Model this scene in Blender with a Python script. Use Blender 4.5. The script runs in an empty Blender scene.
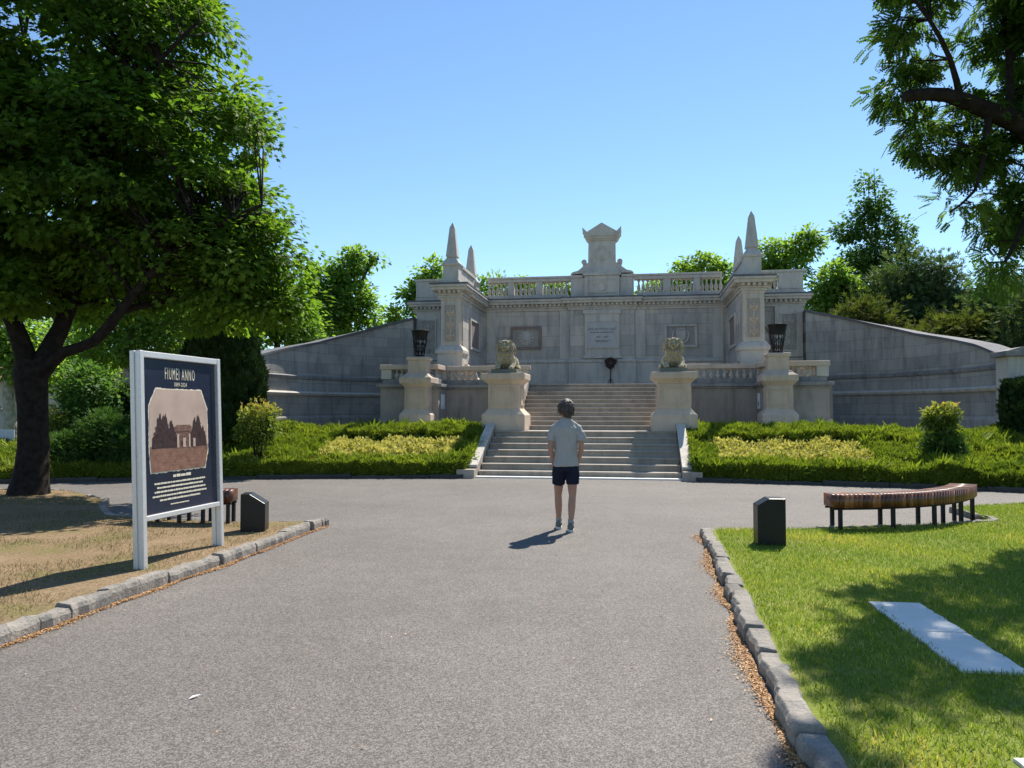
import bpy, bmesh, math, random
import numpy as np
from mathutils import Vector, Matrix, noise as mnoise

random.seed(7)
RNG = np.random.default_rng(11)
R = math.radians
scene = bpy.context.scene
COL = scene.collection

# ------------------------------------------------------------------ camera
CAM_H = 1.6
FPX = 770.0
PITCH = math.atan(27.0 / FPX)
cam_data = bpy.data.cameras.new('camera')
cam_data.sensor_width = 36.0
cam_data.lens = 36.0 * FPX / 1024.0
cam_data.clip_start = 0.05
cam_data.clip_end = 3000.0
cam = bpy.data.objects.new('camera', cam_data)
cam.location = (0, 0, CAM_H)
cam.rotation_euler = (math.pi / 2 + PITCH, 0, 0)
COL.objects.link(cam)
scene.camera = cam

# ------------------------------------------------------------------ light
SUN_AZ, SUN_EL = R(28.0), R(50.0)      # azimuth measured from +Y towards +X
world = bpy.data.worlds.new('World')
scene.world = world
world.use_nodes = True
wn, wl = world.node_tree.nodes, world.node_tree.links
wn.clear()
sky = wn.new('ShaderNodeTexSky')
sky.sky_type = 'NISHITA'
sky.sun_disc = False
sky.sun_elevation = SUN_EL
sky.sun_rotation = SUN_AZ
sky.air_density = 1.0
sky.dust_density = 0.0
sky.ozone_density = 2.0
bg = wn.new('ShaderNodeBackground')
bg.inputs['Strength'].default_value = 0.108
wo = wn.new('ShaderNodeOutputWorld')
tint = wn.new('ShaderNodeMix')
tint.data_type = 'RGBA'
tint.blend_type = 'MULTIPLY'
tint.inputs[0].default_value = 1.0
tint.inputs[7].default_value = (0.80, 0.91, 0.98, 1.0)      # colour rendering of the sky
wl.new(sky.outputs['Color'], tint.inputs[6])
wl.new(tint.outputs[2], bg.inputs['Color'])
wl.new(bg.outputs['Background'], wo.inputs['Surface'])

sun_data = bpy.data.lights.new('sun', 'SUN')
sun_data.energy = 5.0
sun_data.angle = R(0.53)
sun_data.color = (1.0, 0.94, 0.84)
sun = bpy.data.objects.new('sun', sun_data)
sd = Vector((math.sin(SUN_AZ) * math.cos(SUN_EL), math.cos(SUN_AZ) * math.cos(SUN_EL), math.sin(SUN_EL)))
sun.rotation_euler = sd.to_track_quat('Z', 'Y').to_euler()
sun.location = sd * 60
COL.objects.link(sun)

scene.view_settings.view_transform = 'Standard'
scene.view_settings.look = 'None'
scene.view_settings.exposure = 0.75
scene.view_settings.gamma = 1.0
scene.render.engine = 'CYCLES'
scene.cycles.max_bounces = 6
scene.cycles.diffuse_bounces = 5
scene.cycles.glossy_bounces = 2
scene.cycles.transmission_bounces = 4
scene.cycles.transparent_max_bounces = 4
scene.cycles.use_denoising = True
scene.render.resolution_x, scene.render.resolution_y = 1024, 768

# ------------------------------------------------------------------ frames of reference
TH = R(9.0)                       # the monument's axis is turned 9 degrees to the right
ORG = np.array([1.72, 18.4])
CT, ST = math.cos(TH), math.sin(TH)


def glob(u, v):
    return ORG[0] + u * CT + v * ST, ORG[1] - u * ST + v * CT


def P(px, py, D):
    """world point seen in direction (px, py) of the photograph at distance D ahead"""
    a, b = (px - 512) / FPX, -(py - 384) / FPX
    d = (a, math.cos(PITCH) - b * math.sin(PITCH), math.sin(PITCH) + b * math.cos(PITCH))
    t = D / d[1]
    return Vector((d[0] * t, D, CAM_H + d[2] * t))


# ------------------------------------------------------------------ object helpers
def tag(o, label=None, cat=None, group=None, kind=None):
    if label: o['label'] = label
    if cat: o['category'] = cat
    if group: o['group'] = group
    if kind: o['kind'] = kind
    return o


def empty(name, loc, rz=0.0):
    o = bpy.data.objects.new(name, None)
    o.empty_display_size = 0.2
    o.location = loc
    o.rotation_euler = (0, 0, rz)
    COL.objects.link(o)
    return o


def mon(name, u, v, z, label, cat, group=None):
    """a thing standing in the monument's own frame"""
    x, y = glob(u, v)
    o = empty(name, (x, y, z), -TH)
    return tag(o, label, cat, group)


def copy_tree(o, parent=None):
    c = o.copy()
    COL.objects.link(c)
    if parent: c.parent = parent
    for ch in list(o.children):
        copy_tree(ch, c)
    return c


class MB:
    """collects simple solids and builds them into one mesh"""

    def __init__(self):
        self.v, self.f, self.s = [], [], []

    def add(self, vs, fs, smooth=False):
        b = len(self.v)
        self.v += [tuple(p) for p in vs]
        self.f += [tuple(i + b for i in q) for q in fs]
        self.s += [smooth] * len(fs)
        return self

    def box(self, x0, x1, y0, y1, z0, z1):
        if x0 > x1: x0, x1 = x1, x0
        if y0 > y1: y0, y1 = y1, y0
        vs = [(x0, y0, z0), (x1, y0, z0), (x1, y1, z0), (x0, y1, z0), (x0, y0, z1), (x1, y0, z1), (x1, y1, z1), (x0, y1, z1)]
        return self.add(vs, [(0, 3, 2, 1), (4, 5, 6, 7), (0, 1, 5, 4), (1, 2, 6, 5), (2, 3, 7, 6), (3, 0, 4, 7)])

    def frus(self, cx, cy, prof, dy=None):
        """stack of rectangular rings: prof = [(z, half_x[, half_y])]"""
        vs, fs = [], []
        for p in prof:
            hx = p[1]
            hy = p[2] if len(p) > 2 else hx
            vs += [(cx - hx, cy - hy, p[0]), (cx + hx, cy - hy, p[0]), (cx + hx, cy + hy, p[0]), (cx - hx, cy + hy, p[0])]
        n = len(prof)
        fs.append((3, 2, 1, 0))
        for i in range(n - 1):
            for k in range(4):
                a, b = i * 4 + k, i * 4 + (k + 1) % 4
                fs.append((a, b, b + 4, a + 4))
        t = (n - 1) * 4
        fs.append((t, t + 1, t + 2, t + 3))
        return self.add(vs, fs)

    def prism(self, poly, a0, a1, axis='y'):
        """extrude a 2D polygon along an axis. axis y: poly=(x,z); axis x: poly=(y,z); axis z: poly=(x,y)"""
        n = len(poly)

        def pt(p, a):
            if axis == 'y': return (p[0], a, p[1])
            if axis == 'x': return (a, p[0], p[1])
            return (p[0], p[1], a)
        vs = [pt(p, a0) for p in poly] + [pt(p, a1) for p in poly]
        fs = [tuple(range(n)), tuple(range(2 * n - 1, n - 1, -1))]
        fs += [(i, (i + 1) % n, (i + 1) % n + n, i + n) for i in range(n)]
        return self.add(vs, fs)

    def lathe(self, prof, cx=0, cy=0, seg=12, smooth=True):
        vs, fs = [], []
        n = len(prof)
        for (z, r) in prof:
            for k in range(seg):
                a = 2 * math.pi * k / seg
                vs.append((cx + r * math.cos(a), cy + r * math.sin(a), z))
        for i in range(n - 1):
            for k in range(seg):
                a, b = i * seg + k, i * seg + (k + 1) % seg
                fs.append((a, b, b + seg, a + seg))
        self.add(vs, fs, smooth)
        self.add(vs[:seg], [tuple(range(seg - 1, -1, -1))])
        self.add(vs[-seg:], [tuple(range(seg))])
        return self

    def tube(self, pts, rad, seg=8, smooth=True):
        """a round tube along a polyline; rad is a number or one per point"""
        pts = [Vector(p) for p in pts]
        n = len(pts)
        if not hasattr(rad, '__len__'): rad = [rad] * n
        vs, fs = [], []
        ref = None
        for i in range(n):
            d = (pts[min(i + 1, n - 1)] - pts[max(i - 1, 0)])
            if d.length < 1e-9: d = Vector((0, 0, 1))
            d.normalize()
            if ref is None:
                ref = Vector((1, 0, 0)) if abs(d.x) < 0.8 else Vector((0, 1, 0))
            a = (ref - d * ref.dot(d)).normalized()
            b = d.cross(a)
            ref = a
            for k in range(seg):
                t = 2 * math.pi * k / seg
                vs.append(pts[i] + (a * math.cos(t) + b * math.sin(t)) * rad[i])
        for i in range(n - 1):
            for k in range(seg):
                p, q = i * seg + k, i * seg + (k + 1) % seg
                fs.append((p, q, q + seg, p + seg))
        self.add(vs, fs, smooth)
        self.add(vs[:seg], [tuple(range(seg - 1, -1, -1))])
        self.add(vs[-seg:], [tuple(range(seg))])
        return self

    def ball(self, c, r, M=None, seg=12, rings=8):
        rx, ry, rz = r if hasattr(r, '__len__') else (r, r, r)
        vs, fs = [], []
        c = Vector(c)
        for i in range(rings + 1):
            ph = math.pi * i / rings
            for k in range(seg):
                a = 2 * math.pi * k / seg
                p = Vector((rx * math.sin(ph) * math.cos(a), ry * math.sin(ph) * math.sin(a), rz * math.cos(ph)))
                if M: p = M @ p
                vs.append(c + p)
        for i in range(rings):
            for k in range(seg):
                p, q = i * seg + k, i * seg + (k + 1) % seg
                fs.append((p, p + seg, q + seg, q))
        return self.add(vs, fs, True)

    def build(self, name, mat, parent=None, off=(0, 0, 0), bevel=0.0, recalc=True, uv=True, remesh=0.0, smooth_it=0):
        me = bpy.data.meshes.new(name)
        ox, oy, oz = off
        me.from_pydata([(p[0] - ox, p[1] - oy, p[2] - oz) for p in self.v], [], self.f)
        me.polygons.foreach_set('use_smooth', self.s)
        if recalc:
            bm = bmesh.new()
            bm.from_mesh(me)
            bmesh.ops.remove_doubles(bm, verts=bm.verts, dist=1e-6)
            bmesh.ops.recalc_face_normals(bm, faces=bm.faces)
            bm.to_mesh(me)
            bm.free()
        me.update()
        if uv: box_uv(me)
        if mat: me.materials.append(mat)
        o = bpy.data.objects.new(name, me)
        COL.objects.link(o)
        if parent: o.parent = parent
        if remesh:
            m = o.modifiers.new('remesh', 'REMESH')
            m.mode = 'VOXEL'
            m.voxel_size = remesh
            m.use_smooth_shade = True
            if smooth_it:
                s = o.modifiers.new('smooth', 'SMOOTH')
                s.iterations = smooth_it
                s.factor = 0.5
        if bevel:
            b = o.modifiers.new('bevel', 'BEVEL')
            b.width = bevel
            b.segments = 2
            b.limit_method = 'ANGLE'
            b.angle_limit = R(35)
        return o


def box_uv(me):
    uvl = me.uv_layers.new(name='UVMap')
    n = len(me.loops)
    uv = np.zeros((n, 2))
    co = np.zeros(len(me.vertices) * 3)
    me.vertices.foreach_get('co', co)
    co = co.reshape(-1, 3)
    for p in me.polygons:
        nx, ny, nz = (abs(c) for c in p.normal)
        if ny >= nx and ny >= nz: ij = (0, 2)
        elif nx >= nz: ij = (1, 2)
        else: ij = (0, 1)
        for li in p.loop_indices:
            vi = me.loops[li].vertex_index
            uv[li] = (co[vi, ij[0]], co[vi, ij[1]])
    uvl.data.foreach_set('uv', uv.ravel())


def np_mesh(name, verts, faces_flat, loop_tot, mat, parent=None, rnd=None, smooth=False):
    """mesh straight from numpy arrays (faces all of loop_tot corners)"""
    me = bpy.data.meshes.new(name)
    nv = len(verts)
    nf = len(faces_flat) // loop_tot
    me.vertices.add(nv)
    me.vertices.foreach_set('co', np.ascontiguousarray(verts, dtype=np.float32).ravel())
    me.loops.add(nf * loop_tot)
    me.loops.foreach_set('vertex_index', np.ascontiguousarray(faces_flat, dtype=np.int32))
    me.polygons.add(nf)
    me.polygons.foreach_set('loop_start', np.arange(0, nf * loop_tot, loop_tot, dtype=np.int32))
    me.polygons.foreach_set('loop_total', np.full(nf, loop_tot, dtype=np.int32))
    me.update(calc_edges=True)
    if rnd is not None:
        at = me.attributes.new('rnd', 'FLOAT', 'POINT')
        at.data.foreach_set('value', np.ascontiguousarray(rnd, dtype=np.float32))
    me.materials.append(mat)
    o = bpy.data.objects.new(name, me)
    COL.objects.link(o)
    if parent: o.parent = parent
    return o


# ------------------------------------------------------------------ materials
def new_mat(name):
    m = bpy.data.materials.new(name)
    m.use_nodes = True
    nt = m.node_tree
    b = nt.nodes['Principled BSDF']
    return m, nt, b


def N(nt, typ, **kw):
    n = nt.nodes.new(typ)
    for k, v in kw.items():
        if k in n.inputs.keys(): n.inputs[k].default_value = v
        else: setattr(n, k, v)
    return n


def ramp(nt, src, stops):
    r = nt.nodes.new('ShaderNodeValToRGB')
    e = r.color_ramp.elements
    while len(e) < len(stops): e.new(0.5)
    for i, (p, c) in enumerate(stops):
        e[i].position = p
        e[i].color = (c[0], c[1], c[2], 1) if hasattr(c, '__len__') else (c, c, c, 1)
    nt.links.new(src, r.inputs['Fac'])
    return r.outputs['Color']


def mixc(nt, fac, a, b, mode='MIX'):
    m = nt.nodes.new('ShaderNodeMix')
    m.data_type = 'RGBA'
    m.blend_type = mode
    L = nt.links
    for sock, val in ((m.inputs[0], fac), (m.inputs[6], a), (m.inputs[7], b)):
        if isinstance(val, bpy.types.NodeSocket): L.new(val, sock)
        elif hasattr(val, '__len__'): sock.default_value = (val[0], val[1], val[2], 1)
        else: sock.default_value = val
    return m.outputs[2]


def noise(nt, scale, detail=4, rough=0.55, vec=None, stretch=None):
    n = N(nt, 'ShaderNodeTexNoise', Scale=scale, Detail=detail, Roughness=rough)
    tc = nt.nodes.new('ShaderNodeTexCoord')
    src = vec or tc.outputs['Object']
    if stretch:
        mp = nt.nodes.new('ShaderNodeMapping')
        mp.inputs['Scale'].default_value = stretch
        nt.links.new(src, mp.inputs['Vector'])
        src = mp.outputs['Vector']
    nt.links.new(src, n.inputs['Vector'])
    return n.outputs['Fac']


def bump(nt, b, h, strength=0.3, dist=0.02):
    n = N(nt, 'ShaderNodeBump', Strength=strength, Distance=dist)
    nt.links.new(h, n.inputs['Height'])
    nt.links.new(n.outputs['Normal'], b.inputs['Normal'])
    return n


def stone(name, c1, c2, brick=None, streak=0.45, rough=0.85, dark=(0.12, 0.115, 0.11), bump_s=0.35, grain=1.0):
    m, nt, b = new_mat(name)
    L = nt.links
    big = noise(nt, 0.9, 5, 0.6)
    base = ramp(nt, big, [(0.3, c1), (0.7, c2)])
    h = noise(nt, 28, 5, 0.65)
    if brick:
        tc = nt.nodes.new('ShaderNodeTexCoord')
        br = N(nt, 'ShaderNodeTexBrick')
        br.inputs['Scale'].default_value = 1.0
        br.inputs['Brick Width'].default_value = brick[0]
        br.inputs['Row Height'].default_value = brick[1]
        br.inputs['Mortar Size'].default_value = 0.006
        br.inputs['Mortar Smooth'].default_value = 0.3
        br.inputs['Color1'].default_value = (0.82, 0.82, 0.83, 1)
        br.inputs['Color2'].default_value = (1.10, 1.08, 1.05, 1)
        br.inputs['Mortar'].default_value = (0.55, 0.53, 0.5, 1)
        br.offset = 0.5
        L.new(tc.outputs['UV'], br.inputs['Vector'])
        base = mixc(nt, 1.0, base, br.outputs['Color'], 'MULTIPLY')
        inv = N(nt, 'ShaderNodeMath', operation='MULTIPLY_ADD')
        L.new(br.outputs['Fac'], inv.inputs[0])
        inv.inputs[1].default_value = -1.2
        L.new(h, inv.inputs[2])
        hh = inv.outputs[0]
    else:
        hh = h
    st = noise(nt, 1.6, 6, 0.7, stretch=(2.6, 2.6, 0.45))
    sm = ramp(nt, st, [(0.48, 0.0), (0.74, streak)])
    base = mixc(nt, sm, base, dark)
    sp = noise(nt, 60, 3, 0.7)
    base = mixc(nt, 0.35 * grain, base, ramp(nt, sp, [(0.3, 0.12), (0.7, 0.62)]), 'OVERLAY')
    L.new(base, b.inputs['Base Color'])
    b.inputs['Roughness'].default_value = rough
    b.inputs['Specular IOR Level'].default_value = 0.25
    bump(nt, b, hh, bump_s, 0.02)
    return m


def plain(name, col, rough=0.5, metal=0.0, spec=0.4, var=0.15, scale=12, bump_s=0.0):
    m, nt, b = new_mat(name)
    f = noise(nt, scale, 4, 0.6)
    lo = [c * (1 - var) for c in col]
    hi = [min(1, c * (1 + var)) for c in col]
    nt.links.new(ramp(nt, f, [(0.3, lo), (0.7, hi)]), b.inputs['Base Color'])
    b.inputs['Roughness'].default_value = rough
    b.inputs['Metallic'].default_value = metal
    b.inputs['Specular IOR Level'].default_value = spec
    if bump_s: bump(nt, b, noise(nt, scale * 4, 4), bump_s, 0.01)
    return m


def leaf_mat(name, stops, transl=0.4, tint=(1.2, 1.25, 0.5), rough=0.6, spec=0.15):
    m, nt, b = new_mat(name)
    L = nt.links
    at = N(nt, 'ShaderNodeAttribute', attribute_name='rnd')
    c = ramp(nt, at.outputs['Fac'], stops)
    L.new(c, b.inputs['Base Color'])
    b.inputs['Roughness'].default_value = rough
    b.inputs['Specular IOR Level'].default_value = spec
    if transl > 0:
        t = nt.nodes.new('ShaderNodeBsdfTranslucent')
        L.new(mixc(nt, 1.0, c, tint, 'MULTIPLY'), t.inputs['Color'])
        mx = nt.nodes.new('ShaderNodeMixShader')
        mx.inputs[0].default_value = transl
        L.new(b.outputs[0], mx.inputs[1])
        L.new(t.outputs[0], mx.inputs[2])
        L.new(mx.outputs[0], nt.nodes['Material Output'].inputs['Surface'])
    return m


M = {}
M['ashlar'] = stone('ashlar_limestone', (0.5, 0.465, 0.42), (0.63, 0.585, 0.525), brick=(1.05, 0.40), streak=0.5)
M['wing'] = stone('wing_limestone', (0.39, 0.37, 0.34), (0.51, 0.48, 0.44), brick=(1.0, 0.37), streak=0.65)
M['smooth'] = stone('smooth_limestone', (0.54, 0.505, 0.45), (0.65, 0.605, 0.535), streak=0.4)
M['relief'] = stone('shade_toned_relief_ground', (0.38, 0.35, 0.31), (0.46, 0.43, 0.38), streak=0.5)  # recess shade put into the colour behind the carvings; streaks are stains
M['panel'] = stone('stained_panel_stone', (0.44, 0.365, 0.29), (0.54, 0.455, 0.37), streak=0.4)
M['warm'] = stone('warm_limestone', (0.56, 0.465, 0.36), (0.68, 0.57, 0.45), streak=0.35, dark=(0.2, 0.17, 0.14))
M['retain'] = stone('retaining_limestone', (0.32, 0.28, 0.24), (0.43, 0.38, 0.33), streak=0.65)
M['cap'] = stone('weathered_coping', (0.24, 0.235, 0.23), (0.38, 0.36, 0.34), streak=0.7, dark=(0.07, 0.07, 0.07))
M['lead'] = stone('dark_flashing', (0.12, 0.12, 0.13), (0.2, 0.2, 0.21), streak=0.4, dark=(0.06, 0.06, 0.06))
M['step'] = stone('step_limestone', (0.36, 0.31, 0.26), (0.48, 0.42, 0.35), streak=0.5, dark=(0.14, 0.12, 0.10))
M['red'] = stone('reddish_frame_stone', (0.26, 0.2, 0.17), (0.36, 0.28, 0.24), streak=0.4)
M['plaque'] = plain('plaque_stone', (0.46, 0.45, 0.43), 0.6, var=0.08, scale=5)
M['lion'] = stone('lichened_lion_stone', (0.60, 0.52, 0.34), (0.78, 0.69, 0.49), streak=0.3, dark=(0.08, 0.085, 0.06), bump_s=0.8)
M['verdigris'] = stone('mossy_plinth', (0.13, 0.15, 0.13), (0.22, 0.23, 0.19), streak=0.5)
M['iron'] = plain('black_iron', (0.018, 0.018, 0.02), 0.5, 0.5, var=0.3)
M['letters'] = plain('engraved_letters', (0.11, 0.1, 0.1), 0.7)
M['slab'] = stone('white_slab', (0.70, 0.68, 0.63), (0.80, 0.78, 0.73), streak=0.35, dark=(0.45, 0.44, 0.41), bump_s=0.25)
M['granite'] = plain('black_polished_granite', (0.010, 0.010, 0.011), 0.35, spec=0.3, var=0.4, scale=80)
M['alu'] = plain('brushed_aluminium', (0.66, 0.65, 0.63), 0.42, 0.4, var=0.06, scale=30)
M['navy'] = plain('navy_poster', (0.016, 0.022, 0.045), 0.22, spec=0.5, var=0.15, scale=4)
M['sepia_sky'] = plain('sepia_print_sky', (0.50, 0.37, 0.30), 0.3, var=0.14, scale=3)
M['sepia_ground'] = plain('sepia_print_ground', (0.23, 0.12, 0.085), 0.3, var=0.35, scale=14)
M['sepia_dark'] = plain('sepia_print_tree', (0.05, 0.03, 0.03), 0.3, var=0.4, scale=25)
M['sepia_foliage'] = plain('sepia_print_foliage', (0.075, 0.042, 0.038), 0.3, var=0.4, scale=25)
M['sepia_path'] = plain('sepia_print_path', (0.29, 0.165, 0.12), 0.3, var=0.3, scale=20)
M['sepia_mid'] = plain('sepia_print_building', (0.19, 0.105, 0.08), 0.3, var=0.4, scale=30)
M['cream'] = plain('cream_print', (0.72, 0.66, 0.52), 0.35, var=0.05)
M['bench_wood'] = None
M['hair'] = plain('brown_hair', (0.065, 0.052, 0.045), 0.40, spec=0.3, var=0.5, scale=60, bump_s=0.5)
M['skin'] = plain('skin', (0.40, 0.22, 0.15), 0.5, var=0.08)
M['shirt'] = plain('grey_shirt', (0.37, 0.355, 0.335), 0.9, spec=0.1, var=0.06, scale=9)
M['shorts'] = plain('navy_shorts', (0.014, 0.017, 0.032), 0.85, spec=0.15, var=0.2)
M['shoe'] = plain('grey_shoe', (0.14, 0.145, 0.12), 0.7, var=0.3, scale=40)
M['sole'] = plain('pale_sole', (0.6, 0.58, 0.52), 0.6)
M['sock'] = plain('grey_sock', (0.3, 0.3, 0.3), 0.9)
M['glasses'] = plain('dark_glasses', (0.01, 0.01, 0.01), 0.2)
M['bark'] = plain('dark_bark', (0.024, 0.019, 0.016), 0.9, spec=0.1, var=0.5, scale=9, bump_s=1.0)
M['bark_pale'] = plain('pale_bark', (0.34, 0.32, 0.26), 0.85, spec=0.1, var=0.4, scale=5, bump_s=0.4)
M['paper'] = plain('white_notice', (0.72, 0.73, 0.75), 0.6, var=0.1)
M['plaster'] = plain('beige_plaster', (0.50, 0.43, 0.35), 0.9, spec=0.1, var=0.1, scale=1.5)
M['roof'] = plain('roof_tiles', (0.25, 0.15, 0.11), 0.85, var=0.25, scale=8)
M['window'] = plain('dark_window', (0.03, 0.035, 0.04), 0.1)
M['board'] = plain('pale_blue_board', (0.40, 0.45, 0.55), 0.5, var=0.08)
M['board_dark'] = plain('board_map', (0.12, 0.14, 0.18), 0.5)

# wood of the benches
m, nt, b = new_mat('bench_slats')
at = N(nt, 'ShaderNodeAttribute', attribute_name='rnd')
wc = ramp(nt, at.outputs['Fac'], [(0.0, (0.075, 0.024, 0.012)), (0.5, (0.19, 0.065, 0.028)), (1.0, (0.36, 0.14, 0.06))])
wv = noise(nt, 14, 4, 0.6, stretch=(1, 1, 6))
nt.links.new(mixc(nt, 0.35, wc, ramp(nt, wv, [(0.3, 0.1), (0.7, 0.5)]), 'OVERLAY'), b.inputs['Base Color'])
b.inputs['Roughness'].default_value = 0.33
M['bench_wood'] = m

# shirt folds
nt = M['shirt'].node_tree
bump(nt, nt.nodes['Principled BSDF'], noise(nt, 7, 2, 0.5, stretch=(1.2, 1.2, 0.7)), 0.6, 0.06)

# mane and coat of the lions: curly relief
nt = M['lion'].node_tree
vw = N(nt, 'ShaderNodeTexWave', Scale=7.0, Distortion=6.0, Detail=2.0)
tcn = nt.nodes.new('ShaderNodeTexCoord')
nt.links.new(tcn.outputs['Object'], vw.inputs['Vector'])
bump(nt, nt.nodes['Principled BSDF'], vw.outputs['Fac'], 1.0, 0.05)

# asphalt
m, nt, b = new_mat('asphalt')
vs_ = N(nt, 'ShaderNodeTexVoronoi', Scale=145.0)
tcv = nt.nodes.new('ShaderNodeTexCoord')
nt.links.new(tcv.outputs['Object'], vs_.inputs['Vector'])
bwv = nt.nodes.new('ShaderNodeRGBToBW')
nt.links.new(vs_.outputs['Color'], bwv.inputs[0])
sp = bwv.outputs[0]
sp2 = noise(nt, 30, 3, 0.75)
bigv = noise(nt, 0.35, 5, 0.6)
midv = noise(nt, 3.0, 5, 0.65)
base = ramp(nt, sp, [(0.2, (0.078, 0.069, 0.062)), (0.5, (0.130, 0.119, 0.110)), (0.8, (0.222, 0.204, 0.189))])
base = mixc(nt, 0.5, base, ramp(nt, sp2, [(0.3, 0.28), (0.7, 0.72)]), 'OVERLAY')
base = mixc(nt, 0.6, base, ramp(nt, bigv, [(0.3, (0.37, 0.355, 0.34)), (0.7, (0.60, 0.58, 0.56))]), 'OVERLAY')
base = mixc(nt, 0.35, base, ramp(nt, midv, [(0.3, 0.36), (0.7, 0.62)]), 'OVERLAY')
vor = N(nt, 'ShaderNodeTexVoronoi', Scale=0.55, feature='DISTANCE_TO_EDGE')
tcn = nt.nodes.new('ShaderNodeTexCoord')
wob = N(nt, 'ShaderNodeMixRGB') if False else None
nz = N(nt, 'ShaderNodeTexNoise', Scale=1.3, Detail=5.0)
nt.links.new(tcn.outputs['Object'], nz.inputs['Vector'])
vadd = N(nt, 'ShaderNodeVectorMath', operation='MULTIPLY_ADD')
nt.links.new(nz.outputs['Color'], vadd.inputs[0])
vadd.inputs[1].default_value = (1.6, 1.6, 0)
nt.links.new(tcn.outputs['Object'], vadd.inputs[2])
nt.links.new(vadd.outputs[0], vor.inputs['Vector'])
crk = ramp(nt, vor.outputs['Distance'], [(0.0, 0.18), (0.005, 0.0)])
base = mixc(nt, crk, base, (0.05, 0.048, 0.045))
nt.links.new(base, b.inputs['Base Color'])
b.inputs['Roughness'].default_value = 0.82
b.inputs['Specular IOR Level'].default_value = 0.3
bump(nt, b, sp, 0.25, 0.004)
M['asphalt'] = m


def ground_mat(name, stops, scale=1.2, fine=60, fstr=0.5):
    m, nt, b = new_mat(name)
    a = noise(nt, scale, 6, 0.65)
    c = ramp(nt, a, stops)
    f = noise(nt, fine, 4, 0.7)
    c = mixc(nt, fstr, c, ramp(nt, f, [(0.3, 0.2), (0.7, 0.78)]), 'OVERLAY')
    nt.links.new(c, b.inputs['Base Color'])
    b.inputs['Roughness'].default_value = 0.95
    b.inputs['Specular IOR Level'].default_value = 0.1
    bump(nt, b, f, 0.6, 0.02)
    return m


M['lawn'] = ground_mat('lawn_soil', [(0.3, (0.15, 0.19, 0.035)), (0.55, (0.19, 0.225, 0.045)), (0.75, (0.29, 0.245, 0.11))])
M['dry'] = ground_mat('dry_verge', [(0.3, (0.27, 0.19, 0.115)), (0.5, (0.21, 0.15, 0.085)), (0.62, (0.17, 0.145, 0.06)), (0.8, (0.31, 0.23, 0.15))], 1.1, 38, 0.8)
M['soil'] = ground_mat('bed_soil', [(0.3, (0.05, 0.04, 0.025)), (0.7, (0.09, 0.07, 0.045))])
M['far'] = ground_mat('far_ground', [(0.3, (0.06, 0.085, 0.025)), (0.7, (0.12, 0.12, 0.05))], 0.3)
M['paving'] = stone('pale_paving', (0.34, 0.32, 0.29), (0.44, 0.41, 0.37), streak=0.3)
M['kerb'] = stone('rough_kerb_stone', (0.22, 0.20, 0.175), (0.36, 0.325, 0.28), streak=0.7, dark=(0.1, 0.1, 0.09), bump_s=0.9)
M['edging'] = stone('dark_edging', (0.05, 0.048, 0.045), (0.09, 0.085, 0.08), streak=0.3)
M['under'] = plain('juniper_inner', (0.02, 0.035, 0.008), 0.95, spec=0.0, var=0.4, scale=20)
M['under_yellow'] = plain('shrub_inner', (0.06, 0.065, 0.015), 0.95, spec=0.0, var=0.4, scale=20)

M['leaf_maple'] = leaf_mat('maple_leaves', [(0, (0.050, 0.102, 0.020)), (0.6, (0.104, 0.187, 0.031)), (1, (0.197, 0.289, 0.048))], 0.6, (1.5, 1.55, 0.55))
M['leaf_pagoda'] = leaf_mat('pinnate_leaves', [(0, (0.042, 0.091, 0.020)), (0.6, (0.077, 0.147, 0.028)), (1, (0.140, 0.210, 0.042))], 0.5, (1.4, 1.45, 0.55))
M['leaf_light'] = leaf_mat('bright_leaves', [(0, (0.102, 0.186, 0.041)), (0.6, (0.167, 0.280, 0.059)), (1, (0.260, 0.372, 0.094))], 0.62, (1.5, 1.5, 0.6))
M['leaf_poplar'] = leaf_mat('poplar_leaves', [(0, (0.051, 0.108, 0.032)), (0.6, (0.086, 0.165, 0.043)), (1, (0.143, 0.229, 0.057))], 0.5, (1.3, 1.4, 0.6))
M['leaf_conifer'] = leaf_mat('conifer_needles', [(0, (0.060, 0.109, 0.052)), (0.6, (0.109, 0.167, 0.070)), (1, (0.202, 0.242, 0.095))], 0.3)
M['leaf_olive'] = leaf_mat('olive_needles', [(0, (0.051, 0.073, 0.022)), (0.6, (0.086, 0.112, 0.032)), (1, (0.146, 0.158, 0.044))], 0.35)
M['leaf_thuja'] = leaf_mat('thuja_sprays', [(0, (0.016, 0.036, 0.013)), (0.6, (0.029, 0.058, 0.018)), (1, (0.052, 0.091, 0.026))], 0.12)
M['leaf_juniper'] = leaf_mat('juniper_sprays', [(0, (0.100, 0.156, 0.023)), (0.5, (0.190, 0.255, 0.034)), (1, (0.340, 0.382, 0.058))], 0.35, (1.2, 1.25, 0.5))
M['leaf_darkjuniper'] = leaf_mat('dark_juniper_sprays', [(0, (0.031, 0.078, 0.022)), (0.5, (0.062, 0.133, 0.031)), (1, (0.125, 0.203, 0.047))], 0.3)
M['leaf_yellow'] = leaf_mat('variegated_leaves', [(0, (0.127, 0.164, 0.035)), (0.4, (0.354, 0.354, 0.076)), (0.8, (0.607, 0.557, 0.179)), (1, (0.759, 0.683, 0.344))], 0.3, (1.1, 1.1, 0.7))
M['leaf_shrub'] = leaf_mat('shrub_leaves', [(0, (0.091, 0.143, 0.026)), (0.6, (0.195, 0.247, 0.052)), (0.9, (0.364, 0.351, 0.104)), (1, (0.468, 0.312, 0.130))], 0.4)
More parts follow.
